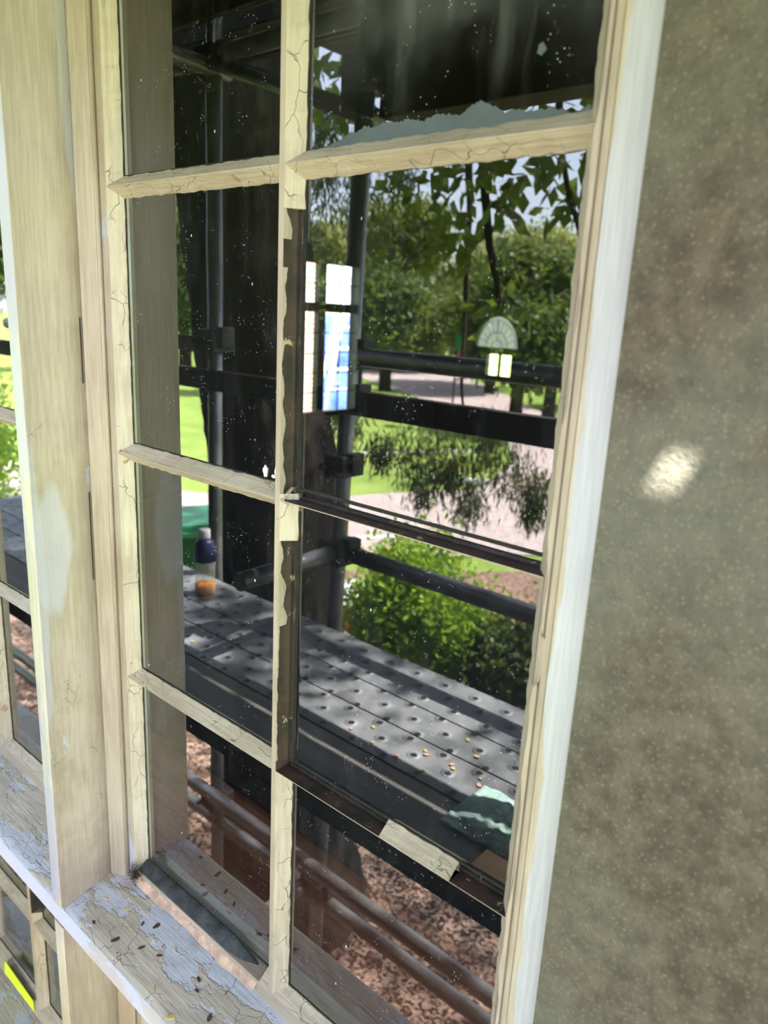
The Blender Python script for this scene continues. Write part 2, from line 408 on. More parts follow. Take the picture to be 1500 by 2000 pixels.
def brick():
    t = NT('red_brickwork'); b = t.n('ShaderNodeTexBrick'); mp = t.n('ShaderNodeMapping'); t.l(t.co(), mp.inputs[0])
    mp.inputs['Rotation'].default_value = (PI/2, 0, PI/2)
    sw = t.n('ShaderNodeCombineXYZ'); x = t.xyz(); t.l(x[1], sw.inputs[0]); t.l(x[2], sw.inputs[1])
    t.l(sw.outputs[0], b.inputs['Vector']); b.inputs['Scale'].default_value = 1.0
    b.inputs['Brick Width'].default_value = .24; b.inputs['Row Height'].default_value = .086; b.inputs['Mortar Size'].default_value = .012
    b.inputs['Color1'].default_value = srgb(176,104,82); b.inputs['Color2'].default_value = srgb(206,138,112); b.inputs['Mortar'].default_value = srgb(214,200,186)
    return t.done(t.bsdf(b.outputs[0], .9, t.bump(b.outputs['Fac'], .4, .01)))
M['brick'] = brick()
M['white_wall'] = simple('white_render', srgb(236,236,230), .8, .05, 4, .1)
M['white_metal'] = simple('white_painted_metal', srgb(232,234,236), .4, .05, 10, .1)
M['blue'] = simple('blue_tarpaulin', srgb(70,96,196), .5, .3, 5, .5, .02)
M['green_plastic'] = simple('green_plastic', srgb(28,112,56), .45, .12, 6, .1)
M['green_lid'] = simple('pale_green_plastic', srgb(80,175,125), .35, .1, 6, .1)
M['black_plastic'] = simple('black_plastic', srgb(24,24,26), .5, .2, 12, .1)
M['orange'] = simple('orange_plastic', srgb(226,84,40), .5, .12, 8, .1)
M['white_plastic'] = simple('white_plastic', srgb(228,228,230), .4, .06, 8, .05)
M['navy'] = simple('navy_label', srgb(30,36,84), .4, .2, 30, .05)
M['plywood'] = simple('pale_plywood', srgb(222,176,122), .7, .2, 12, .3, stretch=(.4,3,3))
M['meshcloth'] = simple('pale_green_mesh_cloth', srgb(168,200,194), .8, .2, 70, .8)
M['tape'] = simple('yellow_green_tape', srgb(206,222,40), .5, .06, 20, .1)
M['smear'] = simple('grey_blue_paint_smear', srgb(74,83,92), .7, .12, 30, .5, .001)
M['petal'] = simple('dried_petal', srgb(206,186,120), .7, .3, 40, .3)
M['petal_pink'] = simple('pink_dried_petal', srgb(208,160,150), .7, .3, 40, .3)
M['debris'] = simple('dark_flake', srgb(84,70,54), .9, .4, 60, .5)
M['web'] = simple('dirty_cobweb', srgb(62,56,48), 1.0, .4, 60, .3)
def clearplastic(name, col, a):
    t = NT(name); tr = t.n('ShaderNodeBsdfTransparent'); tr.inputs[0].default_value = col
    d = t.bsdf(col, .15, None, spec=.6); mx = t.n('ShaderNodeMixShader'); mx.inputs[0].default_value = a
    t.l(tr.outputs[0], mx.inputs[1]); t.l(d, mx.inputs[2]); return t.done(mx.outputs[0])
M['pet'] = clearplastic('clear_bottle_plastic', (.86,.90,.88,1), .22)
M['juice'] = clearplastic('orange_drink', srgb(252,150,0), .95)
M['obscure'] = clearplastic('obscured_glass', (.60,.60,.56,1), .45)

# ------------------------------------------------------------------ ground and paths (structure)
G = -2.9
def flat(name, poly, z, th, mat, label=None, kind='structure'):
    mb = MB(); mb.prism([(p[0], p[1]) for p in poly], 'z', z - th, z)
    o = mb.build(name, mat); tag(o, label, kind=kind); return o
gd = flat('ground', [(-120,-160),(60,-160),(60,60),(-120,60)], G, .3, M['grass'], 'bright green mown lawn reflected beyond the scaffold')
path = flat('path', [(-5.48,-5.23),(-4.26,-6.06),(-3.25,-7.4),(-4.68,-11.61),(-8.09,-18.0),(-16.46,-26.27),(-32.9,-41.44),(-37.03,-40.55),
                     (-21.79,-24.09),(-16.69,-20.81),(-12.51,-18.26),(-8.72,-15.4),(-6.81,-12.52),(-5.77,-9.84),(-6.49,-8.3),(-7.12,-6.7),(-9.6,-5.2),(-16,-4.2),(-16,-2.8),(-8,-3.6)],
            G+.02, .04, M['path'], 'pale pinkish gravel path curving round the lawn')
bed = flat('garden_bed', [(-7.5,.0),(-6.0,-2.6),(-4.5,-5.0),(-3.4,-6.2),(-2.2,-7.6),(0,-8.5),(7,-8.5),(7,0)], G+.035, .05, M['mulch'], 'brown leaf litter covering the garden bed below the scaffold')

# ------------------------------------------------------------------ house shell
WY0, WY1 = -.040, .10          # outer and inner face of the front wall
def wall_boxes(name, boxes, mat, label=None):
    mb = MB()
    for b in boxes: mb.box(*b)
    o = mb.build(name, mat); tag(o, label, kind='structure'); return o
OX0, OX1 = -.80, .634          # opening
wall_boxes('wall_front', [(OX1+.004, 3.2, WY0, WY1, G, 2.0), (-5.7, OX0, WY0, WY1, G, 2.0), (OX0, OX1+.004, WY0, WY1, .66, 2.0), (OX0, OX1+.004, WY0, WY1, G, -1.62)],
           M['stucco'], 'rough taupe stucco outer wall close by the camera')
wall_boxes('wall_right', [(3.1,3.2,WY1,.4,G,2.0),(3.1,3.2,4.2,8.1,G,2.0),(3.1,3.2,.4,4.2,G,-1.9),(3.1,3.2,.4,4.2,1.2,2.0)], M['interior_wall'])  # unseen opening added to let daylight onto the floor
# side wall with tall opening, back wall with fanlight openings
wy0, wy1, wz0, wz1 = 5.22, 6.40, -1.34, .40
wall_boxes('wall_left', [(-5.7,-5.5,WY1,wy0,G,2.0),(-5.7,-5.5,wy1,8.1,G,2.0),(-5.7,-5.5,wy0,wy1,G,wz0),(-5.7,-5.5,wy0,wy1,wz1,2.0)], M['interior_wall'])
def back_wall():
    mb = MB(); fx, fr, fz, fh = -4.575, .335, -.50, .40
    n = 16
    ang = [PI - PI*i/n for i in range(n+1)]
    arc = [(fx+fr*math.cos(a), fz+fh*math.sin(a)) for a in ang]
    mb.prism([(-5.5,fz),(fx-fr,fz)] + arc[1:n//2+1] + [(fx,2.0),(-5.5,2.0)], 'y', 8.0, 8.1)
    mb.prism([(fx,2.0)] + arc[n//2:] + [(3.1,fz),(3.1,2.0)], 'y', 8.0, 8.1)
    mb.box(-5.5,-4.70,8.0,8.1,-.87,fz); mb.box(-4.30,3.1,8.0,8.1,-.87,fz); mb.box(-4.70,-4.30,8.0,8.1,-.575,fz); mb.box(-5.5,3.1,8.0,8.1,G,-.87)
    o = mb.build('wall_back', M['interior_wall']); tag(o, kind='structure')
    fr_ = empty('window_5', (fx, 8.0, fz)); tag(fr_, 'small arched fanlight with radiating glazing bars at the far end of the dark room', kind='structure')
    mb = MB()
    for r in (.075, .17, .29):
        mb.tube([(r*math.cos(a), 0.03, r*fh/fr*math.sin(a)) for a in ang], .0035, 6)
    for i in range(1, 10):
        a = PI*i/10; r0 = .075
        mb.tube([(r0*math.cos(a),.03,r0*fh/fr*math.sin(a)),(.295*math.cos(a),.03,.295*fh/fr*math.sin(a))], .0028 if i != 5 else .006, 6)
    mb.build('glazing_bars', M['black_plastic'], fr_)
    mb = MB(); mb.prism([(r[0]-fx, r[1]-fz) for r in arc], 'y', .045, .05); mb.build('pane', M['obscure'], fr_)
    w = empty('window_6', (-4.5, 8.0, -.87)); tag(w, 'tiny two light window under the fanlight in the dark room', kind='structure')
    mb = MB(); mb.box(-.2,-.185,.0,.04,0,.295); mb.box(.185,.2,.0,.04,0,.295); mb.box(-.012,.02,.0,.04,0,.295); mb.box(-.2,.2,.0,.04,0,.012); mb.box(-.2,.2,.0,.04,.283,.295); mb.box(-.2,.2,.01,.03,.14,.148)
    mb.build('window_frame', M['black_plastic'], w)
back_wall()
FZ = -2.0
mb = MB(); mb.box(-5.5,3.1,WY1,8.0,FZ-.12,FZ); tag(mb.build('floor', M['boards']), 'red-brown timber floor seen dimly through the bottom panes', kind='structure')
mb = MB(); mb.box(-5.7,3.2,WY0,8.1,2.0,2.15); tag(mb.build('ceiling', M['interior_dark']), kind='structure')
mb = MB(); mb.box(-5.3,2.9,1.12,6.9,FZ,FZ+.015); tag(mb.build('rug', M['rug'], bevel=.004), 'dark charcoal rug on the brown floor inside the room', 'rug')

# ------------------------------------------------------------------ the near windows
def make_pane(x0, x1, z0, z1, parent, y=0.0):
    mb = MB(); e = .010
    mb.box(x0-e, x1+e, y, y+.003, z0-e, z1+e, 1); mb.mi[-4:] = mb.mi[-4:]
    # front face (towards -y) carries the glass, the rest is its clear edge
    for i, f in enumerate(mb.f):
        ys = [mb.v[k][1] for k in f]
        mb.mi[i] = 0 if max(ys) - min(ys) < 1e-6 and abs(ys[0]-y) < 1e-6 else 1
    return mb.build('pane', [M['glass'], M['glass_edge']], parent)

def putty_side(mb, side, x0, x1, z0, z1, gaps=(), w=.0115, d=.0165, y=0.0, rag=.0009, lip=0.0):
    """bevelled putty fillet along one side of the sight opening; ragged at the glass, broken by gaps (0..1 along)"""
    L = (x1-x0) if side in 'tb' else (z1-z0)
    n = max(8, int(L/.006)); ts = [i/n for i in range(n+1)]
    def P(t, off, yy):
        if side == 'b': return (x0 + t*L, yy, z0 - w + off)
        if side == 't': return (x0 + t*L, yy, z1 + w - off)
        if side == 'l': return (x0 - w + off, yy, z0 + t*L)
        return (x1 + w - off, yy, z0 + t*L)
    ph = random.random()*10
    def rn(t): return rag*(math.sin(37*t+ph)*.4+math.sin(91*t+ph*2)*.4) + random.uniform(-rag,rag)*.45
    rows = []
    for t in ts:
        # mitre the ends
        q = rn(t); ext = 0
        rows.append((t, q))
    for i in range(n):
        ta, qa = rows[i]; tb, qb = rows[i+1]; tm = (ta+tb)/2
        if any(g0 <= tm <= g1 for g0, g1 in gaps): continue
        prev = i > 0 and not any(g0 <= (rows[i-1][0]+ta)/2 <= g1 for g0, g1 in gaps)
        nxt = i < n-1 and not any(g0 <= (tb+rows[i+1][0])/2 <= g1 for g0, g1 in gaps) if i < n-1 else False
        ja = 0; jb = 0
        vs = [P(ta, 0, y-d), P(ta, w+qa, y-.0015), P(ta, w+qa, y+.0), P(ta, 0, y+.0),
              P(tb, 0, y-d), P(tb, w+qb, y-.0015), P(tb, w+qb, y+.0), P(tb, 0, y+.0)]
        fs = [(0,4,5,1),(1,5,6,2),(3,2,6,7),(0,3,7,4)]
        if not prev: fs.append((0,1,2,3))
        if not nxt: fs.append((4,7,6,5))
        mb.add(vs, fs)

def make_window(idx, label, cols, rows, gaps=None, y=0.0, stile_l=.045, stile_r=.045, rail_b=.022, rail_t=.05, face=-.0165):
    """fixed glazed light: cols [(x0,x1)..] and rows [(z0,z1)..] are the sight openings"""
    gaps = gaps or {}
    W = empty('window_%d' % idx); tag(W, label, kind='structure')
    X0, X1 = cols[0][0], cols[-1][1]; Z0, Z1 = rows[-1][0], rows[0][1]
    w = .0115; f = y + face
    cz0, cz1 = Z0 - w - rail_b, Z1 + w + rail_t
    # stiles and rails
    mb = MB(); mb.box(X0-w-stile_l, X0-w, f, y+.012, cz0, cz1); mb.build('stile', M['cream'], W, bevel=.0012)
    mb = MB(); mb.box(X1+w, X1+w+stile_r, f, y+.03, cz0, cz1); mb.build('stile', M['cream_plain'], W, bevel=.0012)
    mb = MB(); mb.box(X0-w, X1+w, f, y+.03, cz0, Z0-w); mb.build('bottom_rail', M['cream_x'], W)
    mb = MB(); mb.box(X0-w, X1+w, f, y+.03, Z1+w, cz1); mb.build('top_rail', M['cream_x'], W)
    # upright bars: narrow painted nose, timber sides, wider inner flange
    for (a0, a1), (b0, b1) in zip(cols[:-1], cols[1:]):
        n0, n1 = a1 + w, b0 - w
        mb = MB()
        mb.prism([(n0, f), (n1, f), (n1, y+.003), (n0, y+.003)], 'z', Z0-w, Z1+w, 1, mis=[0,1,1,1])
        mb.prism([(n0-.003, y+.0035), (n1+.003, y+.0035), (n1+.0, y+.012), (n0-.0, y+.012)], 'z', Z0-w, Z1+w, 1)
        mb.build('upright_glazing_bar', [M['cream_v'], M['wood']], W)
    for (a0, a1), (b0, b1) in zip(rows[:-1], rows[1:]):
        n0, n1 = b1 + w, a0 - w
        mb = MB()
        for ci, (c0, c1) in enumerate(cols):
            mb.prism([(f, n0), (f, n1), (y+.003, n1), (y+.003, n0)], 'x', c0-w, c1+w, 1, mis=[0,1,1,1])
        mb.prism([(y+.0035, n0-.003), (y+.0035, n1+.003), (y+.012, n1), (y+.012, n0)], 'x', X0-w, X1+w, 1)
        mb.build('cross_glazing_bar', [M['cream_x'], M['wood']], W)
    for r, (z0, z1) in enumerate(rows):
        for c, (x0, x1) in enumerate(cols):
            p = make_pane(x0, x1, z0, z1, W, y)
            g = gaps.get((r, c), {})
            mb = MB(); mbv = MB()
            for s_ in 'tb': putty_side(mb, s_, x0-w, x1+w, z0, z1, g.get(s_, ()), y=y)
            for s_ in 'lr': putty_side(mbv, s_, x0, x1, z0-w, z1+w, g.get(s_, ()), y=y)
            if mb.f: mb.build('putty', M['putty'], p)
            if mbv.f: mbv.build('putty', M['putty_v'], p)
            # dark line of old bedding where glass meets the putty
            mb = MB(); q = .0022
            mb.box(x0-.002, x0+q, y-.0008, y-.0001, z0, z1); mb.box(x0, x1, y-.0008, y-.0001, z0-.002, z0+q*.6)
            mb.build('seal_line', M['seal'], p)
    return W

WC = [(0.0, .2750), (.3050, .5800)]
WR = [(.0, .2865), (-.3104, -.0238), (-.6209, -.3342), (-.9314, -.6447)]
W1 = make_window(1, 'large cream ten pane sash with cracked putty and bare dark timber patches, facing the camera', WC, WR,
    gaps={(1,1): {'l': [(.02,.88)], 'b': [(.03,1.0)]},
          (2,1): {'l': [(.0,.86)], 't': [(.02,.96)], 'b': [(.0,.50),(.80,1.0)]},
          (3,1): {'t': [(.0,.40),(.74,1.0)]},
          (3,0): {'b': [(.0,.93)]},
          (1,0): {'r': [(.1,.9)]}, (2,0): {'r': [(.2,.95)]}})
L0 = -.176
WCL = [(L0-.58, L0-.305), (L0-.275, L0)]
W2 = make_window(2, 'cream ten pane sash left of the mullion, only its right edge in view', WCL, WR)
WRL = [(-1.29, -1.085), (-1.50, -1.315)]
W3 = make_window(3, 'lower sash below the sill at the bottom left corner, with dusty panes', [(-.62,-.42),(-.385,-.17)], WRL, gaps={(0,1): {'l': [(.1,.7)]}}, rail_b=.03, rail_t=.01)
W4 = make_window(4, 'lower sash directly under the big sash, hidden below its sill', [(0.0,.275),(.305,.58)], WRL, rail_b=.03, rail_t=.01)

# extra pieces on the big sash
mb = MB(); nn = 40
for i in range(nn+1):
    t_ = i/nn; x_ = -.002+.272*t_; k = 1.0 if t_ < .75 else max(.02, 1-(t_-.75)/.25)
    w1 = .0012*math.sin(t_*31)+.0008*math.sin(t_*77)
    mb.v += [(x_,-.0155,-.9500),(x_,-.0155,-.9500+.0035*k+w1*k),(x_,-.0125*k-.002,-.9495+.012*k),(x_,-.0018,-.9490+.0195*k+w1*.6*k),(x_,-.0002,-.9490+.0195*k),(x_,-.0002,-.9500)]
for i in range(nn):
    for q in range(6): mb.f.append((i*6+q,i*6+(q+1)%6,(i+1)*6+(q+1)%6,(i+1)*6+q)); mb.mi.append(0)
tag(mb.build('glazing_bed', M['bedding'], W1, smooth=True), 'bare dark grey rebate where the bottom putty is missing')
# ragged skins of cream paint left along the bare sides of the upright bar
def skin(z0_, z1_, wmin, wmax, x_=.2938, y_=-.0166):
    n_ = max(10, int((z1_-z0_)/.003)); mb = MB(); ph = random.random()*9
    prev = None
    for i in range(n_+1):
        z_ = z0_+(z1_-z0_)*i/n_
        w_ = wmin+(wmax-wmin)*(.5+.35*math.sin(z_*43+ph)+.25*math.sin(z_*171+ph*2))*1.0+random.uniform(-.0006,.0006)
        w_ = max(.0002, w_)
        cur = [(x_-.0002,y_,z_),(x_,y_+w_,z_)]
        if prev: mb.add([prev[0],cur[0],cur[1],prev[1],(prev[1][0]-.0008,prev[1][1],prev[1][2]),(cur[1][0]-.0008,cur[1][1],cur[1][2])],[(0,1,2,3),(3,2,5,4)])
        prev = cur
    tag(mb.build('paint_skin', M['cream_v'], W1), 'ragged remnant of cream paint on the bare glazing bar')
skin(-.075,-.010,.004,.015); skin(-.310,-.10,.0004,.0055); skin(-.318,-.275,.003,.012); skin(-.46,-.33,.002,.012); skin(-.62,-.46,.0002,.0022)
n = 60; mb = MB()
for i in range(n):
    xa, xb = -.006+.27*i/n, -.006+.27*(i+1)/n
    ha, hb = [.0085+.003*math.sin(40*x_)+.0015*math.sin(133*x_) for x_ in (xa, xb)]
    mb.add([(xa,-.0172,-.9495),(xb,-.0172,-.9495),(xb,-.0235,-.9495-hb),(xa,-.0235,-.9495-ha),(xa,-.0150,-.9480),(xb,-.0150,-.9480)], [(0,1,2,3),(4,5,1,0)])
tag(mb.build('bare_strip', M['pink'], W1), 'flaked strip of bare pinkish primer along the sill joint')
sm = [(.307,-.004),(.313,-.002),(.331,.001),(.348,.005),(.355,.009),(.367,.009),(.374,.013),(.387,.010),(.396,.013),(.412,.012),(.422,.013),(.438,.010),(.448,.013),(.462,.012),(.474,.010),(.481,.015),(.490,.017),(.501,.013),(.511,.007),(.521,.008),(.534,.006),(.552,.005),(.566,.001),(.581,.004)]
fine = []
for (a, b), (c, d) in zip(sm[:-1], sm[1:]):
    k = max(2, int((c-a)/.0018))
    for i in range(k):
        t_ = i/k; fine.append((a+(c-a)*t_, b+(d-b)*t_+random.uniform(-.0009,.0012)))
mb = MB(); mb.prism([(.307,-.006)] + [(x_, z_) for x_, z_ in fine] + [(.58,.0)] + [(.58,-.006)], 'y', -.0013, -.0002)
SMEAR = mb.build('paint_smear', M['smear'], W1); tag(SMEAR, 'ragged grey-blue paint smear along the bottom of the pane')
def blot(pts, name, mat, label):
    mb = MB()
    for (x_, z_, rx, rz_) in pts:
        k = 14; ph = random.random()*6
        mb.prism([(x_+rx*(1+.25*math.sin(3*a+ph))*math.cos(a), z_+rz_*(1+.2*math.sin(5*a+ph))*math.sin(a)) for a in [2*PI*i/k for i in range(k)]], 'y', -.0012, -.0002)
    tag(mb.build(name, mat, W1), label)
blot([(.537,.044,.0032,.0038)], 'paint_spot', M['smear'], 'round pale grey paint spot on the top right pane')
blot([(.253,-.302,.0035,.006),(.270,-.299,.002,.006),(.266,-.305,.003,.0018)], 'paint_daub', M['white_plastic'], 'white paint daubs in the lower corner of a left pane')

# mullions, jamb casing, sill, lower sill
def mullion(idx, z0, z1, label):
    T = empty('trim_%d' % idx); tag(T, label, kind='structure')
    mb = MB(); xr, xl = -.0580, -.1180
    out = [(xr,-.108),(xr,-.066),(xr+.0010,-.0645),(xr+.0010,-.034),(xr+.0004,-.0325),(xr+.0004,.03),(xl,.03),(xl,-.092),(-.0830,-.108)]
    mb.prism(out, 'z', z0, z1, 0, mis=[0,0,0,0,0,0,0,1,1] if False else [0]*7+[1,1])
    mb.build('mullion_body', [M['mullion'], M['nib']], T, bevel=.0015)
    for s_ in (1, -1):
        X = (lambda a: a) if s_ == 1 else (lambda a: -.176 - a)
        mb = MB(); mb.prism([(X(-.0578),-.0150),(X(-.0578),-.0305),(X(-.0545),-.0315),(X(-.0500),-.0285),(X(-.0320),-.0235),(X(-.0280),-.0205),(X(-.0272),-.0150)], 'z', z0, z1); mb.build('stop_moulding', M['cream_plain'], T, bevel=.0008)
        mb = MB(); mb.tube([(X(-.0285),-.0195,z0),(X(-.0285),-.0195,z1)], .0030, 10); mb.build('bead', M['cream_plain'], T, smooth=True)
    return T
T1 = mullion(1, -.986, .66, 'tall cream mullion post between the two upper sashes')
T2 = mullion(2, -1.62, -1.02, 'cream mullion post below the sill between the lower sashes')
# a hairline open joint in the mullion side
mb = MB(); mb.box(-.0560,-.0551,-.0345,-.0336,-.24,-.16); mb.box(-.0560,-.0551,-.0345,-.0336,-.50,-.38)
tag(mb.build('open_joint', M['seal'], T1), 'thin dark open joint in the paint')

T3 = empty('trim_3'); tag(T3, 'broad white and cream flaking window sill running under both upper sashes', kind='structure')
nx, ny = 260, 26; mb = MB()
xs = [OX0 + (OX1+.004-OX0)*i/nx for i in range(nx+1)]
def sz(x_, t_):
    y_ = -.0165 - t_*(.1045-.0165); z_ = -.9640 - t_*.0225
    if t_ > .94: z_ -= (t_-.94)/.06*.003
    return (x_, y_, z_ + random.uniform(-.00022,.00022) + .0005*math.sin(x_*70+t_*9)*math.sin(t_*8+x_*23))
vs = [sz(x_, j/ny) for x_ in xs for j in range(ny+1)]
mb.add(vs, [(i*(ny+1)+j, i*(ny+1)+j+1, (i+1)*(ny+1)+j+1, (i+1)*(ny+1)+j) for i in range(nx) for j in range(ny)])
mb.build('sill_top', M['sill'], T3, smooth=True)
mb = MB(); mb.prism([(-.1045,-.9895),(-.1070,-.9925),(-.1075,-1.0150),(-.1045,-1.0190),(.03,-1.0190),(.03,-.9900),(-.0165,-.9660)], 'x', OX0, OX1+.004, 0)
mb.build('sill_body', M['fascia'], T3, bevel=.001)
T4 = empty('trim_4'); tag(T4, 'lower sill at the very bottom left, chipped cream and grey paint', kind='structure')
mb = MB(); mb.prism([(.03,-1.62),(.03,-1.542),(-.0165,-1.542),(-.125,-1.575),(-.125,-1.62)], 'x', OX0, OX1+.004); mb.build('sill_body', M['sill'], T4, bevel=.0015)
T5 = empty('trim_5'); tag(T5, 'upright window casing at the right, cream inner edge and white primed face beside the stucco', kind='structure')
n = 240; mb = MB(); z0_, z1_ = -.99, .66
def jx(z_): return .5975 + .0014*math.sin(z_*31)+.0008*math.sin(z_*97+1) + (.0035 if -.40 < z_ < -.36 else 0) + random.uniform(-.0004,.0004)
jag = [jx(z0_+(z1_-z0_)*i/n) for i in range(n+1)]
for i in range(n):
    za, zb = z0_+(z1_-z0_)*i/n, z0_+(z1_-z0_)*(i+1)/n
    vs = []
    for z_, xj in ((za, jag[i]), (zb, jag[i+1])):
        vs += [(xj,-.006,z_),(xj,-.0275,z_),(xj+.0022,-.0300,z_),(.6025,-.0300,z_),(.6032,-.0275,z_),(.6046,-.0275,z_),(.6052,-.0312,z_),(.6078,-.0318,z_),(.6095,-.0300,z_)]
    k = 9
    for q in range(k-1): mb.add([vs[q], vs[q+1], vs[k+q+1], vs[k+q]], [(0,1,2,3)])
mb.build('inner_bead', M['cream_plain'], T5, smooth=False)
mb = MB(); mb.prism([(.6095,.03),(.6095,-.0300),(.6355,-.0300),(.6378,-.0330),(.6380,.03)], 'z', -1.62, .66); mb.build('casing_face', M['casing'], T5, bevel=.0008)
mb = MB(); mb.box(.5915,.6095,-.010,.03,-.99,.66); mb.build('casing_back', M['cream_plain'], T5)
T6 = empty('trim_6'); tag(T6, 'head and far jamb of the window opening, cream timber', kind='structure')
mb = MB(); mb.box(OX0, OX1, -.05, .03, .348, .66); mb.build('head', M['cream_plain'], T6)
mb = MB(); mb.box(OX0, L0-.58-.0565, -.05, .03, -1.62, .348); mb.build('far_jamb', M['cream_plain'], T6)

# things on the sills
tp = empty('masking_tape', (-.487, -.0185, -1.517)); tag(tp, 'strip of bright yellow-green tape stuck along the bottom of the lower left sash', 'tape')
mb = MB(); mb.prism([(-.068,-.016),(.0675,-.014),(.066,.013),(-.063,.020)], 'y', -.0006, .0006); mb.build('tape_strip', M['tape'], tp)
fl = [(.02,-.05),(.06,-.05),(.08,-.04),(.13,-.045),(.19,-.05),(.20,-.06),(.15,-.09),(.09,-.07),(.0,-.09),(.20,-.098),(.05,-.085),(.24,-.07),(-.02,-.06),(.12,-.062)]
fl_where = ['nearest the inner corner', 'by the bare pink strip', 'just under the bare pink strip', 'close below the dark rebate', 'towards the centre bar', 'in front of the centre bar', 'near the outer sill edge', 'mid sill below the corner', 'by the foot of the mullion', 'at the very front edge', 'on the outer half of the sill', 'furthest to the right', 'tucked beside the mullion', 'in the middle of the sill']
for i, ((x_, y_), wh) in enumerate(zip(fl, fl_where)):
    a = random.random()*6; s_ = random.uniform(.0022,.0046)
    mb = MB(); pts = [(s_*math.cos(t_)*(1.6 if abs(math.cos(t_))>.6 else .8), s_*.7*math.sin(t_)*random.uniform(.7,1.2)) for t_ in [2*PI*k/7 for k in range(7)]]
    mb.prism(pts, 'z', 0, .0011)
    o = mb.build('paint_flake', M['debris'] if i % 3 else M['petal']); tz = (-y_-.0165)/(.088)
    o.location = (x_, y_, -.9640-max(0,tz)*.0225+.0006); o.rotation_euler = (.15, .1, a)
    tag(o, 'small curled flake of dark debris on the sill, ' + wh, 'flake', 'debris flakes on the sill')
P = leaf_quads(np.array([-.002,-.022,-.945]) + rng.normal(size=(260,3))*np.array([.0045,.003,.006]), .009, .0009)
o = quads('cobweb', P, M['web']); tag(o, 'matted dark cobweb and dirt in the lower left corner of the big sash', 'cobweb', kind='stuff')

# ------------------------------------------------------------------ scaffold
SC = empty('tube_scaffold', (0,-1.0,G)); tag(SC, 'galvanised tube scaffold with guard rails standing outside the window, seen reflected', 'scaffold')
def tubep(name, a, b, r=.0242, mat='galv'):
    mb = MB(); o = Vector((0,-1.0,G)); mb.tube([Vector(a)-o, Vector(b)-o], r, 18); return mb.build(name, M[mat], SC, smooth=False)
def smooth_tube(o):
    for p in o.data.polygons: p.use_smooth = len(p.vertices) == 4
    return o
ST = [(-1.165, -1.19), (-.535, -.655), (1.35, 1.35)]
for xt, xb in ST: smooth_tube(tubep('standard', (xb,-1.0,G+.04), (xt,-1.0,1.0)))
def sx(k, z_):
    xt, xb = ST[k]; t_ = (z_-G)/(1.0-G); return xb+(xt-xb)*t_
smooth_tube(tubep('guard_rail', (sx(0,-.25)-.05,-.965,-.262), (-2.6,-.965,-.262)))
smooth_tube(tubep('guard_rail', (-.62,-.965,-.250), (2.2,-.965,-.250)))
mb = MB(); mb.box(-3.2,2.4,.02,.055,-.402-G,-.338-G); tag(mb.build('guard_board', M['toe'], SC, bevel=.003), 'dark timber guard board')
smooth_tube(tubep('ledger', (-.60,-1.0,-.812), (2.2,-1.0,-.812)))
smooth_tube(tubep('transom', (-.585,-1.02,-.812), (-.57,-.62,-.812)))
for z_ in (-1.895, -2.05): smooth_tube(tubep('ledger', (-3.0,-1.0+(.05 if z_ > -2 else 0),z_), (2.4,-1.0+(.05 if z_ > -2 else 0),z_)))
for x_ in (-1.62,-.62, 1.2): smooth_tube(tubep('transom', (x_,-1.06,-1.125), (x_,-.20,-1.125)))
smooth_tube(tubep('transom', (-.66,-1.05,-2.0), (-.66,-.25,-2.0)))
smooth_tube(tubep('ledger', (-3.0,-1.0,.565), (-.51,-1.0,.565)))
smooth_tube(tubep('ledger', (-3.0,-.32,.600), (3.2,-.32,.600)))
smooth_tube(tubep('transom', (-1.16,-1.05,.53), (-1.16,-.2,.53)))
smooth_tube(tubep('brace', (-1.16,-1.03,.545), (-.53,-1.03,.33)))
smooth_tube(tubep('transom', (.3,-.985,.53), (.3,-.25,.53)))
def coupler(x_, z_, s_=1.0):
    mb = MB(); o = Vector((0,-1.0,G))
    mb.box(x_-.045*s_, x_+.045*s_, -.045, .045, z_-G-.035*s_, z_-G+.035*s_)
    mb.box(x_-.060*s_, x_-.035*s_, -.02, .03, z_-G-.05*s_, z_-G+.02*s_); mb.box(x_+.030*s_, x_+.062*s_, -.03, .02, z_-G-.02*s_, z_-G+.045*s_)
    mb.tube([(x_-.02,.045,z_-G),(x_-.02,.075,z_-G)], .009, 8); mb.tube([(x_+.03,.03,z_-G-.02),(x_+.03,.06,z_-G-.02)], .008, 8)
    return mb.build('coupler', M['coupler'], SC, bevel=.004)
for k, z_ in ((0,.55),(0,-.25),(0,-1.95),(1,.42),(1,-.25),(1,-.37),(1,-.555),(1,-.812),(1,-2.0),(2,-.37),(2,-1.95)): coupler(sx(k,z_), z_, .85 if z_ in (-.555,) else 1.0)
for k in range(3):
    mb = MB(); mb.box(ST[k][1]-.075, ST[k][1]+.075, -.075, .075, .035, .045); mb.build('base_plate', M['galv'], SC)

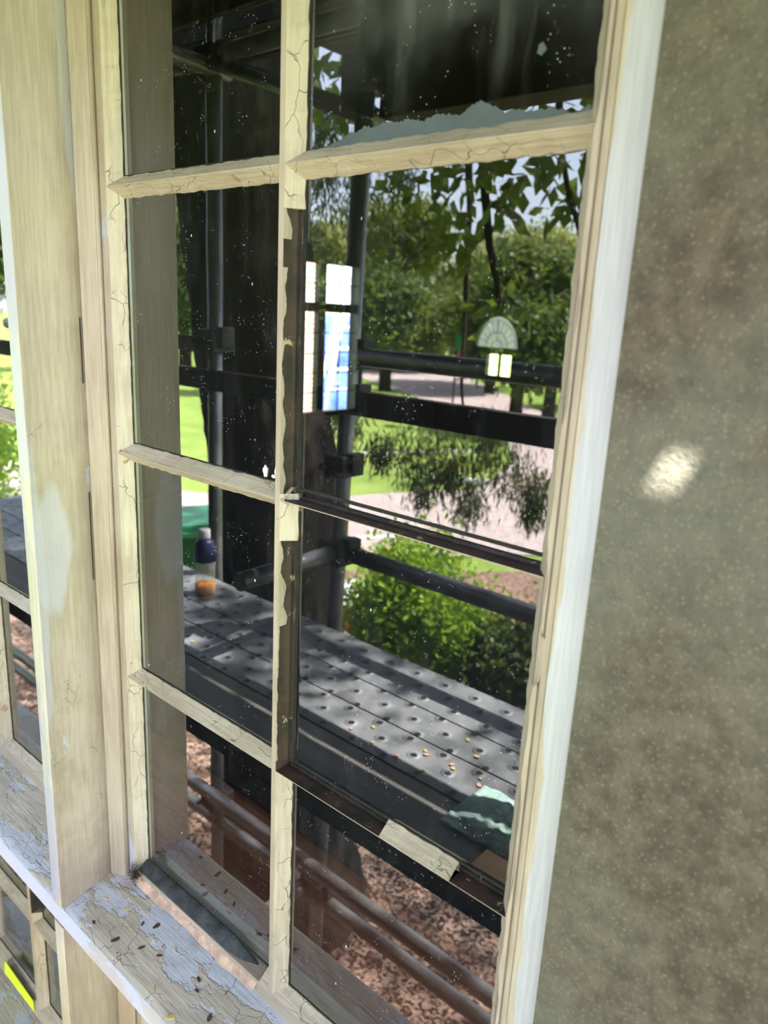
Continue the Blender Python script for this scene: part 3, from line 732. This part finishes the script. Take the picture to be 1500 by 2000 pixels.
# work platform planks (each lies loose on the transoms)
PZ = -1.037
def plank(x0, x1, y0, y1, ztop, mat, label, name='scaffold_plank', th=.055, notch=None, group='working platform planks'):
    P_ = empty(name, ((x0+x1)/2, (y0+y1)/2, ztop-th)); tag(P_, label, 'plank', group)
    hx, hy = (x1-x0)/2, (y1-y0)/2
    mb = MB()
    if notch:
        nx_, ny0, ny1 = notch
        mb.prism([(-hx,-hy),(hx,-hy),(hx,hy),(-hx,hy),(-hx,ny1),(-hx+nx_,ny1),(-hx+nx_,ny0),(-hx,ny0)], 'z', th-.004, th)
    else: mb.box(-hx,hx,-hy,hy,th-.004,th)
    # deck faces share the world-locked hole pattern
    mb.box(-hx,hx,-hy,-hy+.004,0,th-.004); mb.box(-hx,hx,hy-.004,hy,0,th-.004); mb.box(-hx,hx,-hy,-hy+.02,0,.004); mb.box(-hx,hx,hy-.02,hy,0,.004)
    for q_ in range(len(mb.mi)-24, len(mb.mi)): mb.mi[q_] = 1
    mb.build('deck_sheet', [mat, M['toe']], P_)
    return P_
plank(-2.6,1.9,-.955,-.790,PZ,M['deck'],'perforated grey steel scaffold plank along the outer edge, bottle end')
plank(-2.6,1.9,-.785,-.685,PZ,M['deck'],'narrow perforated grey steel plank second from the outer edge')
plank(-2.6,1.9,-.680,-.562,PZ,M['deck'],'perforated grey steel scaffold plank with fallen petals on it')
plank(-2.6,1.9,-.555,-.398,PZ,M['ply'],'smooth worn plank nearest the house wall',th=.064)
# lift above: boards, fascia beam
UZ = .70
for i, y_ in enumerate((-1.30,-.99,-.765,-.54,-.315)):  # outermost row is added to keep sun off the mullion and sill
    nm = ['added for shade in the outermost', 'outer', 'middle', 'second innermost', 'innermost'][i]
    if i == 2:
        plank(-3.2,1.0650,y_,y_+.215,UZ,M['beam'],'dark board of the scaffold lift overhead, left half of the middle row', name='overhead_board', th=.045, group='overhead boards')
        plank(1.0655,3.6,y_,y_+.215,UZ,M['beam'],'dark board of the scaffold lift overhead, right half of the middle row', name='overhead_board', th=.045, notch=(.021,.046,.090), group='overhead boards')  # notch shaped to let a spot of sun onto the right wall
    else:
        plank(-3.2 if i else -1.45,3.6,y_,y_+.215,UZ,M['beam'],'dark board of the scaffold lift overhead, %s row' % nm, name='overhead_board', th=.045, group='overhead boards')
plank(-1.15,3.6,-1.52,-1.305,UZ,M['beam'],'dark board added out past the other overhead boards to shade the lower sash', name='overhead_board', th=.045, group='overhead boards')  # extra board, added only to shade the lower sash and sill
mb = MB(); mb.box(-.50,3.6,-1.082,-.992,.322,.70); tag(mb.build('timber_beam', M['beam'], bevel=.003), 'deep dark timber beam along the outer edge of the overhead scaffold lift', 'beam')

# bottle
bt = empty('drink_bottle', (-1.035,-.852,PZ)); tag(bt, 'clear plastic bottle with navy label and a little orange drink standing on the scaffold planks', 'bottle')
mb = MB(); mb.lathe([(.028,.0),(.034,.006),(.034,.03),(.031,.045),(.033,.08),(.034,.12),(.034,.15),(.030,.172),(.018,.186),(.0145,.190)], 28); mb.build('bottle_body', M['pet'], bt, smooth=True)
mb = MB(); mb.lathe([(.027,.002),(.0325,.008),(.0325,.028),(.031,.033)], 28); mb.build('drink', M['juice'], bt, smooth=True)
mb = MB(); mb.lathe([(.0350,.112),(.0352,.15),(.0310,.173),(.0210,.186)], 28); mb.build('label_sleeve', M['navy'], bt, smooth=True)
mb = MB(); mb.lathe([(.0185,.186),(.0190,.190),(.0190,.212),(.0170,.215)], 24); mb.build('cap', M['white_plastic'], bt, smooth=True)
# petals
pet = [(-.15,-.60),(-.12,-.64),(-.08,-.59),(-.01,-.59),(0.0,-.58),(.02,-.65),(.03,-.64),(.06,-.59),(.072,-.58),(.09,-.65),(.10,-.64),(.16,-.65),(.17,-.63),(.06,-.75),(.11,-.71),(-.87,-.67),(-.80,-.67),(-.76,-.61),(-.69,-.61)]
pw = ['leftmost of the middle scatter', 'upper left of the middle scatter', 'just right of the leftmost one', 'lower of the pair by the seam', 'upper of the pair by the seam',
      'left of the central pair', 'right of the central pair', 'left of the inner pair', 'right of the inner pair', 'left of the pair further right',
      'right of the pair further right', 'left of the last pair', 'rightmost of all', 'alone on the outer plank', 'alone on the narrow plank',
      'nearest the drink bottle', 'second nearest the drink bottle', 'on the seam near the bottle', 'fourth from the bottle']
for i, (x_, y_) in enumerate(pet):
    mb = MB(); s_ = random.uniform(.004,.007); mb.prism([(s_*math.cos(a), s_*.7*math.sin(a)) for a in [2*PI*k/8 for k in range(8)]], 'z', 0, .002)
    o = mb.build('fallen_petal', M['petal'] if i % 3 else M['petal_pink']); o.location = (x_, y_, PZ+.001); o.rotation_euler = (0,0,random.random()*6)
    tag(o, 'tiny dried petal on the grey scaffold planks, ' + pw[i], 'petal', 'dried petals on the platform')
# gear on the platform beside the photographer
mc = empty('mesh_bag', (.30,-.56,PZ)); tag(mc, 'pale green mesh cloth bundle lying on the platform beside the plywood offcut', 'cloth')
nx, ny = 36, 26; vs = []
for i in range(nx+1):
    for j in range(ny+1):
        u_, v_ = i/nx-.5, j/ny-.5; rr = math.hypot(u_*2, v_*2)
        vs.append((u_*.24, v_*.15, .004+.022*max(0,1-rr)**.5 + .004*math.sin(u_*60)*max(0,1-rr) + .004*math.sin(v_*31+u_*14)**2))
mb = MB(); mb.add(vs, [(i*(ny+1)+j, (i+1)*(ny+1)+j, (i+1)*(ny+1)+j+1, i*(ny+1)+j+1) for i in range(nx) for j in range(ny)])
o = mb.build('cloth_sheet', M['meshcloth'], mc, smooth=True); md = o.modifiers.new('th','SOLIDIFY'); md.thickness = .003; md.offset = 1
tl = empty('tub_lid', (.40,-.70,PZ)); tag(tl, 'dark round tub lid at the right end of the platform', 'lid')
mb = MB(); mb.lathe([(.085,0),(.092,.004),(.092,.018),(.086,.022),(.080,.018),(.02,.018)], 32); mb.build('lid_disc', M['black_plastic'], tl, smooth=False)
o = MB().box(.29,.48,-.475,-.40,PZ,PZ+.012).build('plywood_offcut', M['plywood'], bevel=.001); tag(o, 'triangular looking end of a pale plywood offcut on the inner plank', 'offcut')

# ------------------------------------------------------------------ garden objects
# wheelie bin
wb = empty('wheelie_bin', (-3.95,-2.95,G+.035), .5); tag(wb, 'green plastic wheelie bin standing on the garden bed behind the platform', 'bin')
mb = MB()
lo, hi = (.24,.27), (.30,.36)
mb.add([(-lo[0],-lo[1],.06),(lo[0],-lo[1],.06),(lo[0],lo[1],.06),(-lo[0],lo[1],.06),(-hi[0],-hi[1],1.0),(hi[0],-hi[1],1.0),(hi[0],hi[1],1.0),(-hi[0],hi[1],1.0)],[(0,3,2,1),(4,5,6,7),(0,1,5,4),(1,2,6,5),(2,3,7,6),(3,0,4,7)])
mb.build('bin_body', M['green_plastic'], wb, bevel=.02)
mb = MB(); mb.box(-.32,.32,-.38,.38,1.0,1.05); mb.prism([(-.38,1.05),(.38,1.05),(.3,1.10),(-.3,1.10)], 'x', -.30,.30); mb.build('bin_lid', M['green_lid'], wb, bevel=.012)
for s_ in (-1,1):
    mb = MB(); mb.tube([(s_*.27,.30,.10),(s_*.32,.30,.10)], .10, 20); mb.build('wheel', M['black_plastic'], wb)
mb = MB(); mb.tube([(-.26,.36,1.0),(-.26,.43,1.02),(.26,.43,1.02),(.26,.36,1.0)], .014, 8); mb.build('bin_handle', M['green_plastic'], wb)
# orange crate, plank, edging, painted line, sign
oc = empty('orange_tub', (-3.45,-4.22,G+.035), .4); tag(oc, 'orange plastic tub with white rim on the garden bed beside the dark trunk', 'tub')
mb = MB(); mb.add([(-.22,-.18,0),(.22,-.18,0),(.22,.18,0),(-.22,.18,0),(-.28,-.23,.24),(.28,-.23,.24),(.28,.23,.24),(-.28,.23,.24)],[(0,3,2,1),(0,1,5,4),(1,2,6,5),(2,3,7,6),(3,0,4,7),(4,5,6,7)]); mb.build('tub_body', M['orange'], oc, bevel=.012)
mb = MB(); mb.box(-.29,.29,-.24,.24,.24,.265); mb.build('tub_rim', M['white_plastic'], oc, bevel=.008)
mb = MB(); mb.box(-.45,.45,-.1,.1,0,.03); o = mb.build('timber_board', M['plywood'], bevel=.003); o.location = (-4.25,-5.75,G+.035); o.rotation_euler = (0,0,.75); tag(o, 'pale timber board lying at the far edge of the garden bed', 'board')
def strip(name, a, b, w_, h_, mat, label, cat, z_=G+.02):
    a = Vector((a[0],a[1],0)); b = Vector((b[0],b[1],0)); L_ = (b-a).length; mb = MB(); mb.box(-L_/2,L_/2,-w_/2,w_/2,0,h_)
    o = mb.build(name, mat, bevel=.004); c_ = (a+b)/2; o.location = (c_.x, c_.y, z_); o.rotation_euler = (0,0,math.atan2(b.y-a.y,b.x-a.x)); tag(o, label, cat); return o
strip('white_pipe', (-9.4,-9.7), (-7.7,-12.9), .07, .05, M['white_plastic'], 'long white pipe lying across the lawn', 'pipe', G)
strip('white_plank', (-5.15,-6.0), (-4.80,-6.7), .10, .02, M['white_plastic'], 'short white plank lying on the gravel path behind the platform', 'plank')
strip('edging_stone', (-6.6,-9.5), (-5.8,-10.2), .16, .08, M['white_plastic'], 'pale edging stone where the lawn meets the path', 'stone')
sg = empty('sign_board', (-10.3,-15.2,G), .6); tag(sg, 'small green and white sign board standing under the far trees', 'sign')
mb = MB(); mb.box(-.02,.02,-.02,.02,0,1.95); mb.build('post', M['beam'], sg)
mb = MB(); mb.box(-.22,.22,-.04,-.02,1.95,2.35); mb.build('panel', M['green_plastic'], sg)
mb = MB(); mb.box(-.20,-.07,-.046,-.04,1.97,2.33); mb.box(-.02,.05,-.046,-.04,2.02,2.30); mb.build('white_panel', M['white_plastic'], sg)
mb = MB(); mb.box(-.05,.10,-.046,-.03,1.83,1.94); mb.build('orange_panel', M['orange'], sg)

# ladder, brick wall, blue sheet outside the far side window
mb = MB(); mb.box(-9.1,-8.9,6.0,9.05,G,3.2); tag(mb.build('wall_courtyard', M['brick']), 'sunlit red brick wall seen through the far side window', kind='structure')
mb = MB(); mb.box(-13.2,-13.0,6.0,16.5,G,-.2); tag(mb.build('wall_garden', M['white_wall']), 'white garden wall behind the ladder', kind='structure')
ld = empty('ladder', (-7.2,7.72,G)); tag(ld, 'white stepladder standing outside the far side window', 'ladder')
def lp(t_, s_):   # point on the leaning rails
    return Vector((.0, (-.38+.61*t_) if s_ < 0 else (.255+.165*t_), 3.8*t_))
for s_ in (-1,1):
    mb = MB(); a, b = lp(0,s_), lp(1,s_); mb.prism([(-.02,-.035),(.02,-.035),(.02,.035),(-.02,.035)], 'z', 0, 1)
    mb.v = [(v[0], a.y+(b.y-a.y)*v[2]+v[1], 3.8*v[2]) for v in mb.v]; mb.build('rail', M['white_metal'], ld)
for k in range(1, 12):
    t_ = k/12; a, b = lp(t_,-1), lp(t_,1); mb = MB(); mb.box(-.03,.03,a.y,b.y,a.z-.018,a.z+.018); mb.build('rung', M['white_metal'], ld)
for s_ in (-1,1):
    mb = MB(); a = lp(1,s_); mb.tube([(0,a.y,a.z),(-.9,a.y,0)], .022, 8); mb.build('rear_leg', M['white_metal'], ld)
nx, ny = 20, 14; mb = MB()
vs = [(.06*math.sin(i*.9)+.05*math.sin(j*1.3), i/nx*1.8, j/ny*2.7) for i in range(nx+1) for j in range(ny+1)]
mb.add(vs, [(i*(ny+1)+j, (i+1)*(ny+1)+j, (i+1)*(ny+1)+j+1, i*(ny+1)+j+1) for i in range(nx) for j in range(ny)])
bs = mb.build('blue_tarpaulin', M['blue'], smooth=True); bs.location = (-8.3,8.5,G); tag(bs, 'blue tarpaulin hanging behind the ladder outside', 'tarpaulin')
md = bs.modifiers.new('th','SOLIDIFY'); md.thickness = .004
# far side window frame (two lights wide, transom, small panes)
sw = empty('window_7', (-5.5, 5.22, -1.34)); tag(sw, 'bright small paned window in the far side wall of the dark room', kind='structure')
mb = MB(); H_ = 1.74
for a, b in ((0,.03),(.475,.595),(1.15,1.18)): mb.box(-.10,-.02,a,b,0,H_)
for a, b in ((0,.03),(1.175,1.285),(1.71,1.74)): mb.box(-.099,-.021,0,1.18,a,b)
mb.build('window_frame', M['black_plastic'], sw)
mb = MB()
for yb in (.255, .87):
    mb.box(-.07,-.05,yb-.006,yb+.006,.03,1.71)
for k in range(1,5): mb.box(-.07,-.05,.03,1.15,.03+1.145*k/5-.006,.03+1.145*k/5+.006)
mb.box(-.07,-.05,.03,1.15,1.49,1.502)
mb.build('glazing_bars', M['black_plastic'], sw)

# ------------------------------------------------------------------ plants
def tree(name, label, cat, base, trunk_pts, rads, blobs, mat, n_per, length, width, group=None, droop=.3, bark='bark'):
    T = empty(name, base); tag(T, label, cat, group); b = Vector(base)
    if trunk_pts:
        mb = MB(); mb.tube([Vector(p)-b for p in trunk_pts], rads, 16); mb.build('trunk', M[bark], T, smooth=True)
    if blobs:
        pts = []
        for c_, r_ in blobs:
            vol = (r_[0]*r_[1]*r_[2])**(1/3)
            k = int(n_per * (vol**2))
            # clumps inside each crown keep gaps between boughs
            nc = 14; cc = blob_points(np.array(c_)-np.array(base), np.array(r_)*.8, nc, .6)
            pts.append(cc[rng.integers(0,nc,k)] + rng.normal(size=(k,3))*np.array(r_)*.22)
        quads('foliage', leaf_quads(np.concatenate(pts), length, width, droop), M[mat], T)
    return T

# the big near tree: dark trunk close behind the platform, forked, with overhead canopy
bx, by = -1.33, -1.56
big = empty('big_tree', (bx,by,G+.03)); tag(big, 'big dark barked tree with broad trunk close behind the scaffold, seen reflected', 'tree')
def rel(p): return Vector(p) - Vector((bx,by,G+.03))
def ring_trunk(pts, rads, seg=60):
    mb = MB(); base = 0; vs = []
    for p, r in zip(pts, rads):
        for k in range(seg):
            a = 2*PI*k/seg
            rr = r*(1+.035*math.sin(9*a+p[2]*3)+.02*math.sin(23*a-p[2]*7)+random.uniform(-.035,.035))
            vs.append((p[0]+rr*math.cos(a), p[1]+rr*math.sin(a), p[2]))
    fs = []
    for i in range(len(pts)-1):
        for k in range(seg):
            k2 = (k+1)%seg; fs.append((i*seg+k, i*seg+k2, (i+1)*seg+k2, (i+1)*seg+k))
    mb.add(vs, fs); return mb
def TRK(z_): return float(np.interp(z_, [-2.9,-2.42,-1.41,-.75,-.14,.25,3.6], [-1.33,-1.39,-1.49,-1.525,-1.65,-1.735,-2.45]))
N = 90; tp_, tr_ = [], []
for i in range(N+1):
    z_ = G+.03 + (3.6-(G+.03))*i/N; t_ = (z_+2.0)/2.6
    cx_, cy_ = TRK(z_), -1.56
    r_ = .258 - .006*z_ + .10*math.exp(-(z_-G)*3.5)
    p = rel((cx_, cy_, z_)); tp_.append(tuple(p)); tr_.append(r_)
ring_trunk(tp_, tr_).build('trunk', M['bark'], big, smooth=True)
for pts, rads in (([(-1.95,-1.5,2.0),(-1.7,-2.1,2.6),(-1.45,-2.5,2.4),(-1.33,-2.61,.82+.9),(-1.33,-2.62,.82),(-1.36,-2.73,.47),(-1.34,-2.79,.21),(-1.33,-2.88,.02),(-1.34,-2.94,-.13)],[.14,.10,.07,.035,.026,.022,.020,.017,.008]),
                  ([(-1.7,-2.1,2.6),(-1.3,-2.6,2.4),(-1.05,-2.8,1.4),(-1.04,-2.82,.72),(-1.0,-2.9,.47),(-.95,-3.0,.25),(-.95,-3.07,.04)],[.09,.06,.03,.016,.013,.011,.007]),
                  ([(-2.0,-1.5,2.4),(-2.3,-2.9,3.0),(-2.4,-3.8,2.0),(-2.3,-3.95,.6),(-2.25,-3.95,-.6),(-2.2,-3.98,-1.0)],[.14,.09,.05,.022,.012,.006]),
                  ([(-2.0,-1.5,2.6),(-.9,-2.6,4.6),(.4,-3.4,5.2),(1.6,-3.6,5.4)],[.2,.14,.09,.05]),
                  ([(-2.1,-1.5,3.0),(-2.3,-2.9,5.2),(-2.2,-4.2,6.4)],[.25,.16,.08])):
    mb = MB(); mb.tube([rel(p) for p in pts], rads, 12); mb.build('branch', M['bark'], big, smooth=True)
# broad leaves near the window
nr = [(-1.58,-2.54,.45,.14),(-1.59,-2.79,.41,.16),(-1.29,-2.52,.50,.14),(-1.26,-2.82,.50,.14),(-1.49,-3.0,.36,.13),(-.98,-2.66,.56,.12),(-1.02,-3.0,.42,.07),(-1.77,-3.14,.28,.13),(-1.0,-2.6,.77,.12),(-.86,-2.7,.80,.10),(-1.71,-3.44,-.13,.12),(-1.45,-2.6,.72,.13),(-1.66,-2.9,.22,.12),(-1.30,-2.9,-.12,.09),(-.80,-2.75,.62,.10),(-2.07,-2.33,1.05,.16),(-2.07,-2.30,.88,.12),(-2.10,-2.36,1.2,.16),(-1.63,-2.18,.72,.07)]
pts = np.concatenate([np.array(rel(c_[:3])) + rng.normal(size=(30,3))*c_[3]*.72 for c_ in nr])
quads('foliage', leaf_quads(pts, .115, .055, .9), M['leaf_near'], big)
# drooping needle sprays
dr = [(-2.69,-3.62,-1.12,.09),(-2.52,-3.75,-1.12,.16),(-2.37,-3.91,-1.08,.17),(-2.39,-3.79,-1.36,.12),(-2.12,-3.98,-1.44,.12),(-2.12,-4.10,-1.12,.14),(-1.93,-4.23,-1.22,.16),(-1.76,-4.33,-1.32,.12),(-1.76,-4.28,-1.48,.09),(-2.27,-3.93,-1.24,.10),(-2.92,-3.49,-.92,.12),(-2.10,-4.18,-.95,.14),(-2.9,-3.2,.62,.25),(-2.75,-3.5,.45,.2),(-2.7,-2.98,.95,.12),(-3.06,-3.3,.80,.14),(-2.67,-3.63,.78,.12)]
pts = np.concatenate([np.array(rel(c_[:3])) + rng.normal(size=(420,3))*c_[3]*np.array([.55,.55,.75]) for c_ in dr])
quads('hanging_needles', leaf_quads(pts, .085, .012, 2.6), M['leaf_needle'], big)
# canopy high over the platform, towards the sun: breaks its light into dapples
cl = []
spot = Vector((.69,-.04,-.20))
for k in range(46):
    c_ = Vector((.1,-.65,-1.0)) + SUN*random.uniform(5.0,7.5) + Vector((random.uniform(-3.2,2.8), random.uniform(-1.7,1.9), random.uniform(-.6,.6)))
    cl.append(np.array(rel(c_)) + rng.normal(size=(150,3))*np.array([.30,.30,.20]))
for k in range(60):
    c_ = Vector((-2.6,-3.0,4.8)) + Vector((random.gauss(0,1.5), random.gauss(0,1.4), random.gauss(0,.9)))
    cl.append(np.array(rel(c_)) + rng.normal(size=(140,3))*np.array([.32,.32,.22]))
lit = [(Vector((-2.05,-3.25,-1.6)), 1.2), (Vector((-.9,-3.1,-2.8)), .55), (Vector((.1,-.65,-1.04)), .9), (Vector((-.9,-.65,-1.04)), .8)]  # sun lanes kept open through the added clusters
for k in range(560):  # extra unseen leaf clusters added to shade the house front and near ground
    c_ = Vector((random.uniform(-7,8.5), random.uniform(-9.5,1.0), random.uniform(4.4,7.2)))
    if any(((c_-q) - SUN*((c_-q).dot(SUN))).length < rr for q, rr in lit): continue
    cl.append(np.array(rel(c_)) + rng.normal(size=(200,3))*np.array([.40,.40,.28]))
pts = np.concatenate(cl)
sr = np.array(rel(spot)); S_ = np.array(SUN); dd = pts - sr; along = dd @ S_; off = np.linalg.norm(dd - along[:,None]*S_, axis=1)
pts = pts[off > .16]  # gap cut in the leaves so sun reaches the wall spot
quads('canopy', leaf_quads(pts, .13, .06, .5), M['leaf_dark'], big)

def bush(name, label, c_, r_, mat, n, length=.09, width=.035, group=None, droop=-.3):
    B = empty(name, (c_[0], c_[1], G+.03)); tag(B, label, 'bush', group)
    nc = 40; cc = blob_points((0,0,c_[2]-G-.03), np.array(r_)*.82, nc, .5); cc[:,2] = np.maximum(cc[:,2], .08)
    P_ = cc[rng.integers(0,nc,n)] + rng.normal(size=(n,3))*np.array(r_)*.17; P_[:,2] = np.maximum(P_[:,2], .02)
    quads('foliage', leaf_quads(P_, length, width, droop), M[mat], B)
    mb = MB()
    for k in range(5):
        a = 2*PI*k/5; mb.tube([(.04*math.cos(a),.04*math.sin(a),0),(r_[0]*.5*math.cos(a),r_[1]*.5*math.sin(a),c_[2]-G)], [.015,.006], 6)
    mb.build('stem', M['bark'], B)
    return B
bush('hedge_bush', 'rounded bush with sunlit lime green top just beyond the platform, nearest one', (-1.88,-3.12,-2.05), (.54,.50,.60), 'leaf_lime', 15000, .055, .026)
bush('hedge_bush', 'rounded dark green bush directly right of the lime topped one', (-1.10,-3.28,-2.25), (.46,.50,.52), 'leaf_dark', 14000, .055, .026)
bush('small_plant', 'small yellow-green plant at the foot of the bush beside the platform', (-1.72,-2.35,-2.68), (.15,.13,.2), 'leaf_lime', 700, .07, .025)
for i, (x_, y_, r_, h_, mt, lb) in enumerate([(-6.1,-1.2,.6,.9,'leaf_lime','leafy lime bush nearest the house wall far to the left'),(-8.3,-2.7,.9,1.3,'leaf_lime','tall lime bush behind the wheelie bin'),(-10.6,-3.4,1.1,1.6,'leaf_mid','wide green bush furthest left beyond the bin'),(-5.3,-1.0,.35,.5,'leaf_lime','low lime plant close to the wall left of the bin')]):
    bush('garden_bush', lb, (x_, y_, G+h_*.6), (r_,r_,h_*.6), mt, 5000, .09, .04)

def bg_tree(label, c_, rx, rz_, mat, name='garden_tree', ground=G):
    h = c_[2]-ground
    base = (c_[0], c_[1], ground+.02)
    blobs = [(c_, (rx, rx, rz_)), ((c_[0]-rx*.5, c_[1]+rx*.3, c_[2]-rz_*.4), (rx*.7,rx*.7,rz_*.7)), ((c_[0]+rx*.5, c_[1]-rx*.2, c_[2]+rz_*.3), (rx*.6,rx*.6,rz_*.6))]
    return tree(name, label, 'tree', base, [base, (c_[0],c_[1],ground+h*.5), (c_[0]+.1*rx,c_[1],c_[2])], [.14*rx**.5+.03,.10*rx**.5+.02,.04], blobs, mat, 2600, .24, .10, 'trees beyond the lawn')
bg = [('sparse yellow-green tree left of the scaffold pole in the reflection', (-17.0,-16.6,1.5), 1.3, 1.2, 'leaf_pale'),
 ('mid green tree with golden tips behind the scaffold pole', (-17.1,-20.5,1.9), 2.2, 2.0, 'leaf_mid'),
 ('dark rounded tree low behind the scaffold pole', (-13.3,-14.8,-.4), 1.6, 1.5, 'leaf_dark'),
 ('dark tree in the middle of the far bank', (-10.6,-18.9,.3), 1.7, 1.9, 'leaf_dark'),
 ('mid green tree above the fanlight', (-14.6,-23.6,.2), 1.7, 1.7, 'leaf_mid'),
 ('pale feathery tree with arching boughs right of centre', (-15.6,-27.1,1.6), 2.4, 2.0, 'leaf_pale'),
 ('dark tree at the right end of the far bank', (-8.2,-16.4,-.5), 1.3, 1.4, 'leaf_dark'),
 ('green tree between the pale one and the right casing', (-8.8,-24.0,-.1), 1.7, 1.6, 'leaf_mid'),
 ('tall pale tree furthest back in the centre', (-24.0,-38.0,1.9), 3.2, 2.6, 'leaf_pale'),
 ('broad mid green tree far back on the left', (-30.0,-30.0,.9), 3.4, 2.7, 'leaf_mid'),
 ('broad dark tree far back behind the left lawn', (-26.0,-18.0,1.0), 3.0, 2.6, 'leaf_dark'),
 ('dark tree far left beyond the bin', (-28.0,-11.0,1.0), 2.8, 2.6, 'leaf_dark'),
 ('mid green tree far left beside the path', (-19.0,-3.5,1.0), 2.4, 2.4, 'leaf_mid'),
 ('dark low tree under the mid green ones', (-23.5,-29.0,-.8), 2.6, 1.9, 'leaf_dark'),
 ('dark green tree far back on the right', (-14.0,-35.0,.2), 3.0, 2.4, 'leaf_dark'),
 ('mid green tree far back at the right edge', (-3.0,-29.0,.6), 2.4, 2.4, 'leaf_mid')]
for lb, c_, rx, rz_, mt in bg: bg_tree(lb, c_, rx, rz_, mt)
# row of low dark hedging behind the path
hd = empty('boundary_hedge', (-20,-32,G)); tag(hd, 'long dark hedge closing the garden behind the trees', 'hedge')
pts = []
for k in range(260):
    t_ = k/259; x_ = -48+56*t_; y_ = -26-18*math.sin(t_*PI*.9)
    pts.append(np.array([x_+20,y_+32,1.3+random.random()*.9]) + rng.normal(size=(75,3))*np.array([.5,.5,.85]))
quads('foliage', leaf_quads(np.concatenate(pts), .42, .2), M['leaf_dark'], hd)
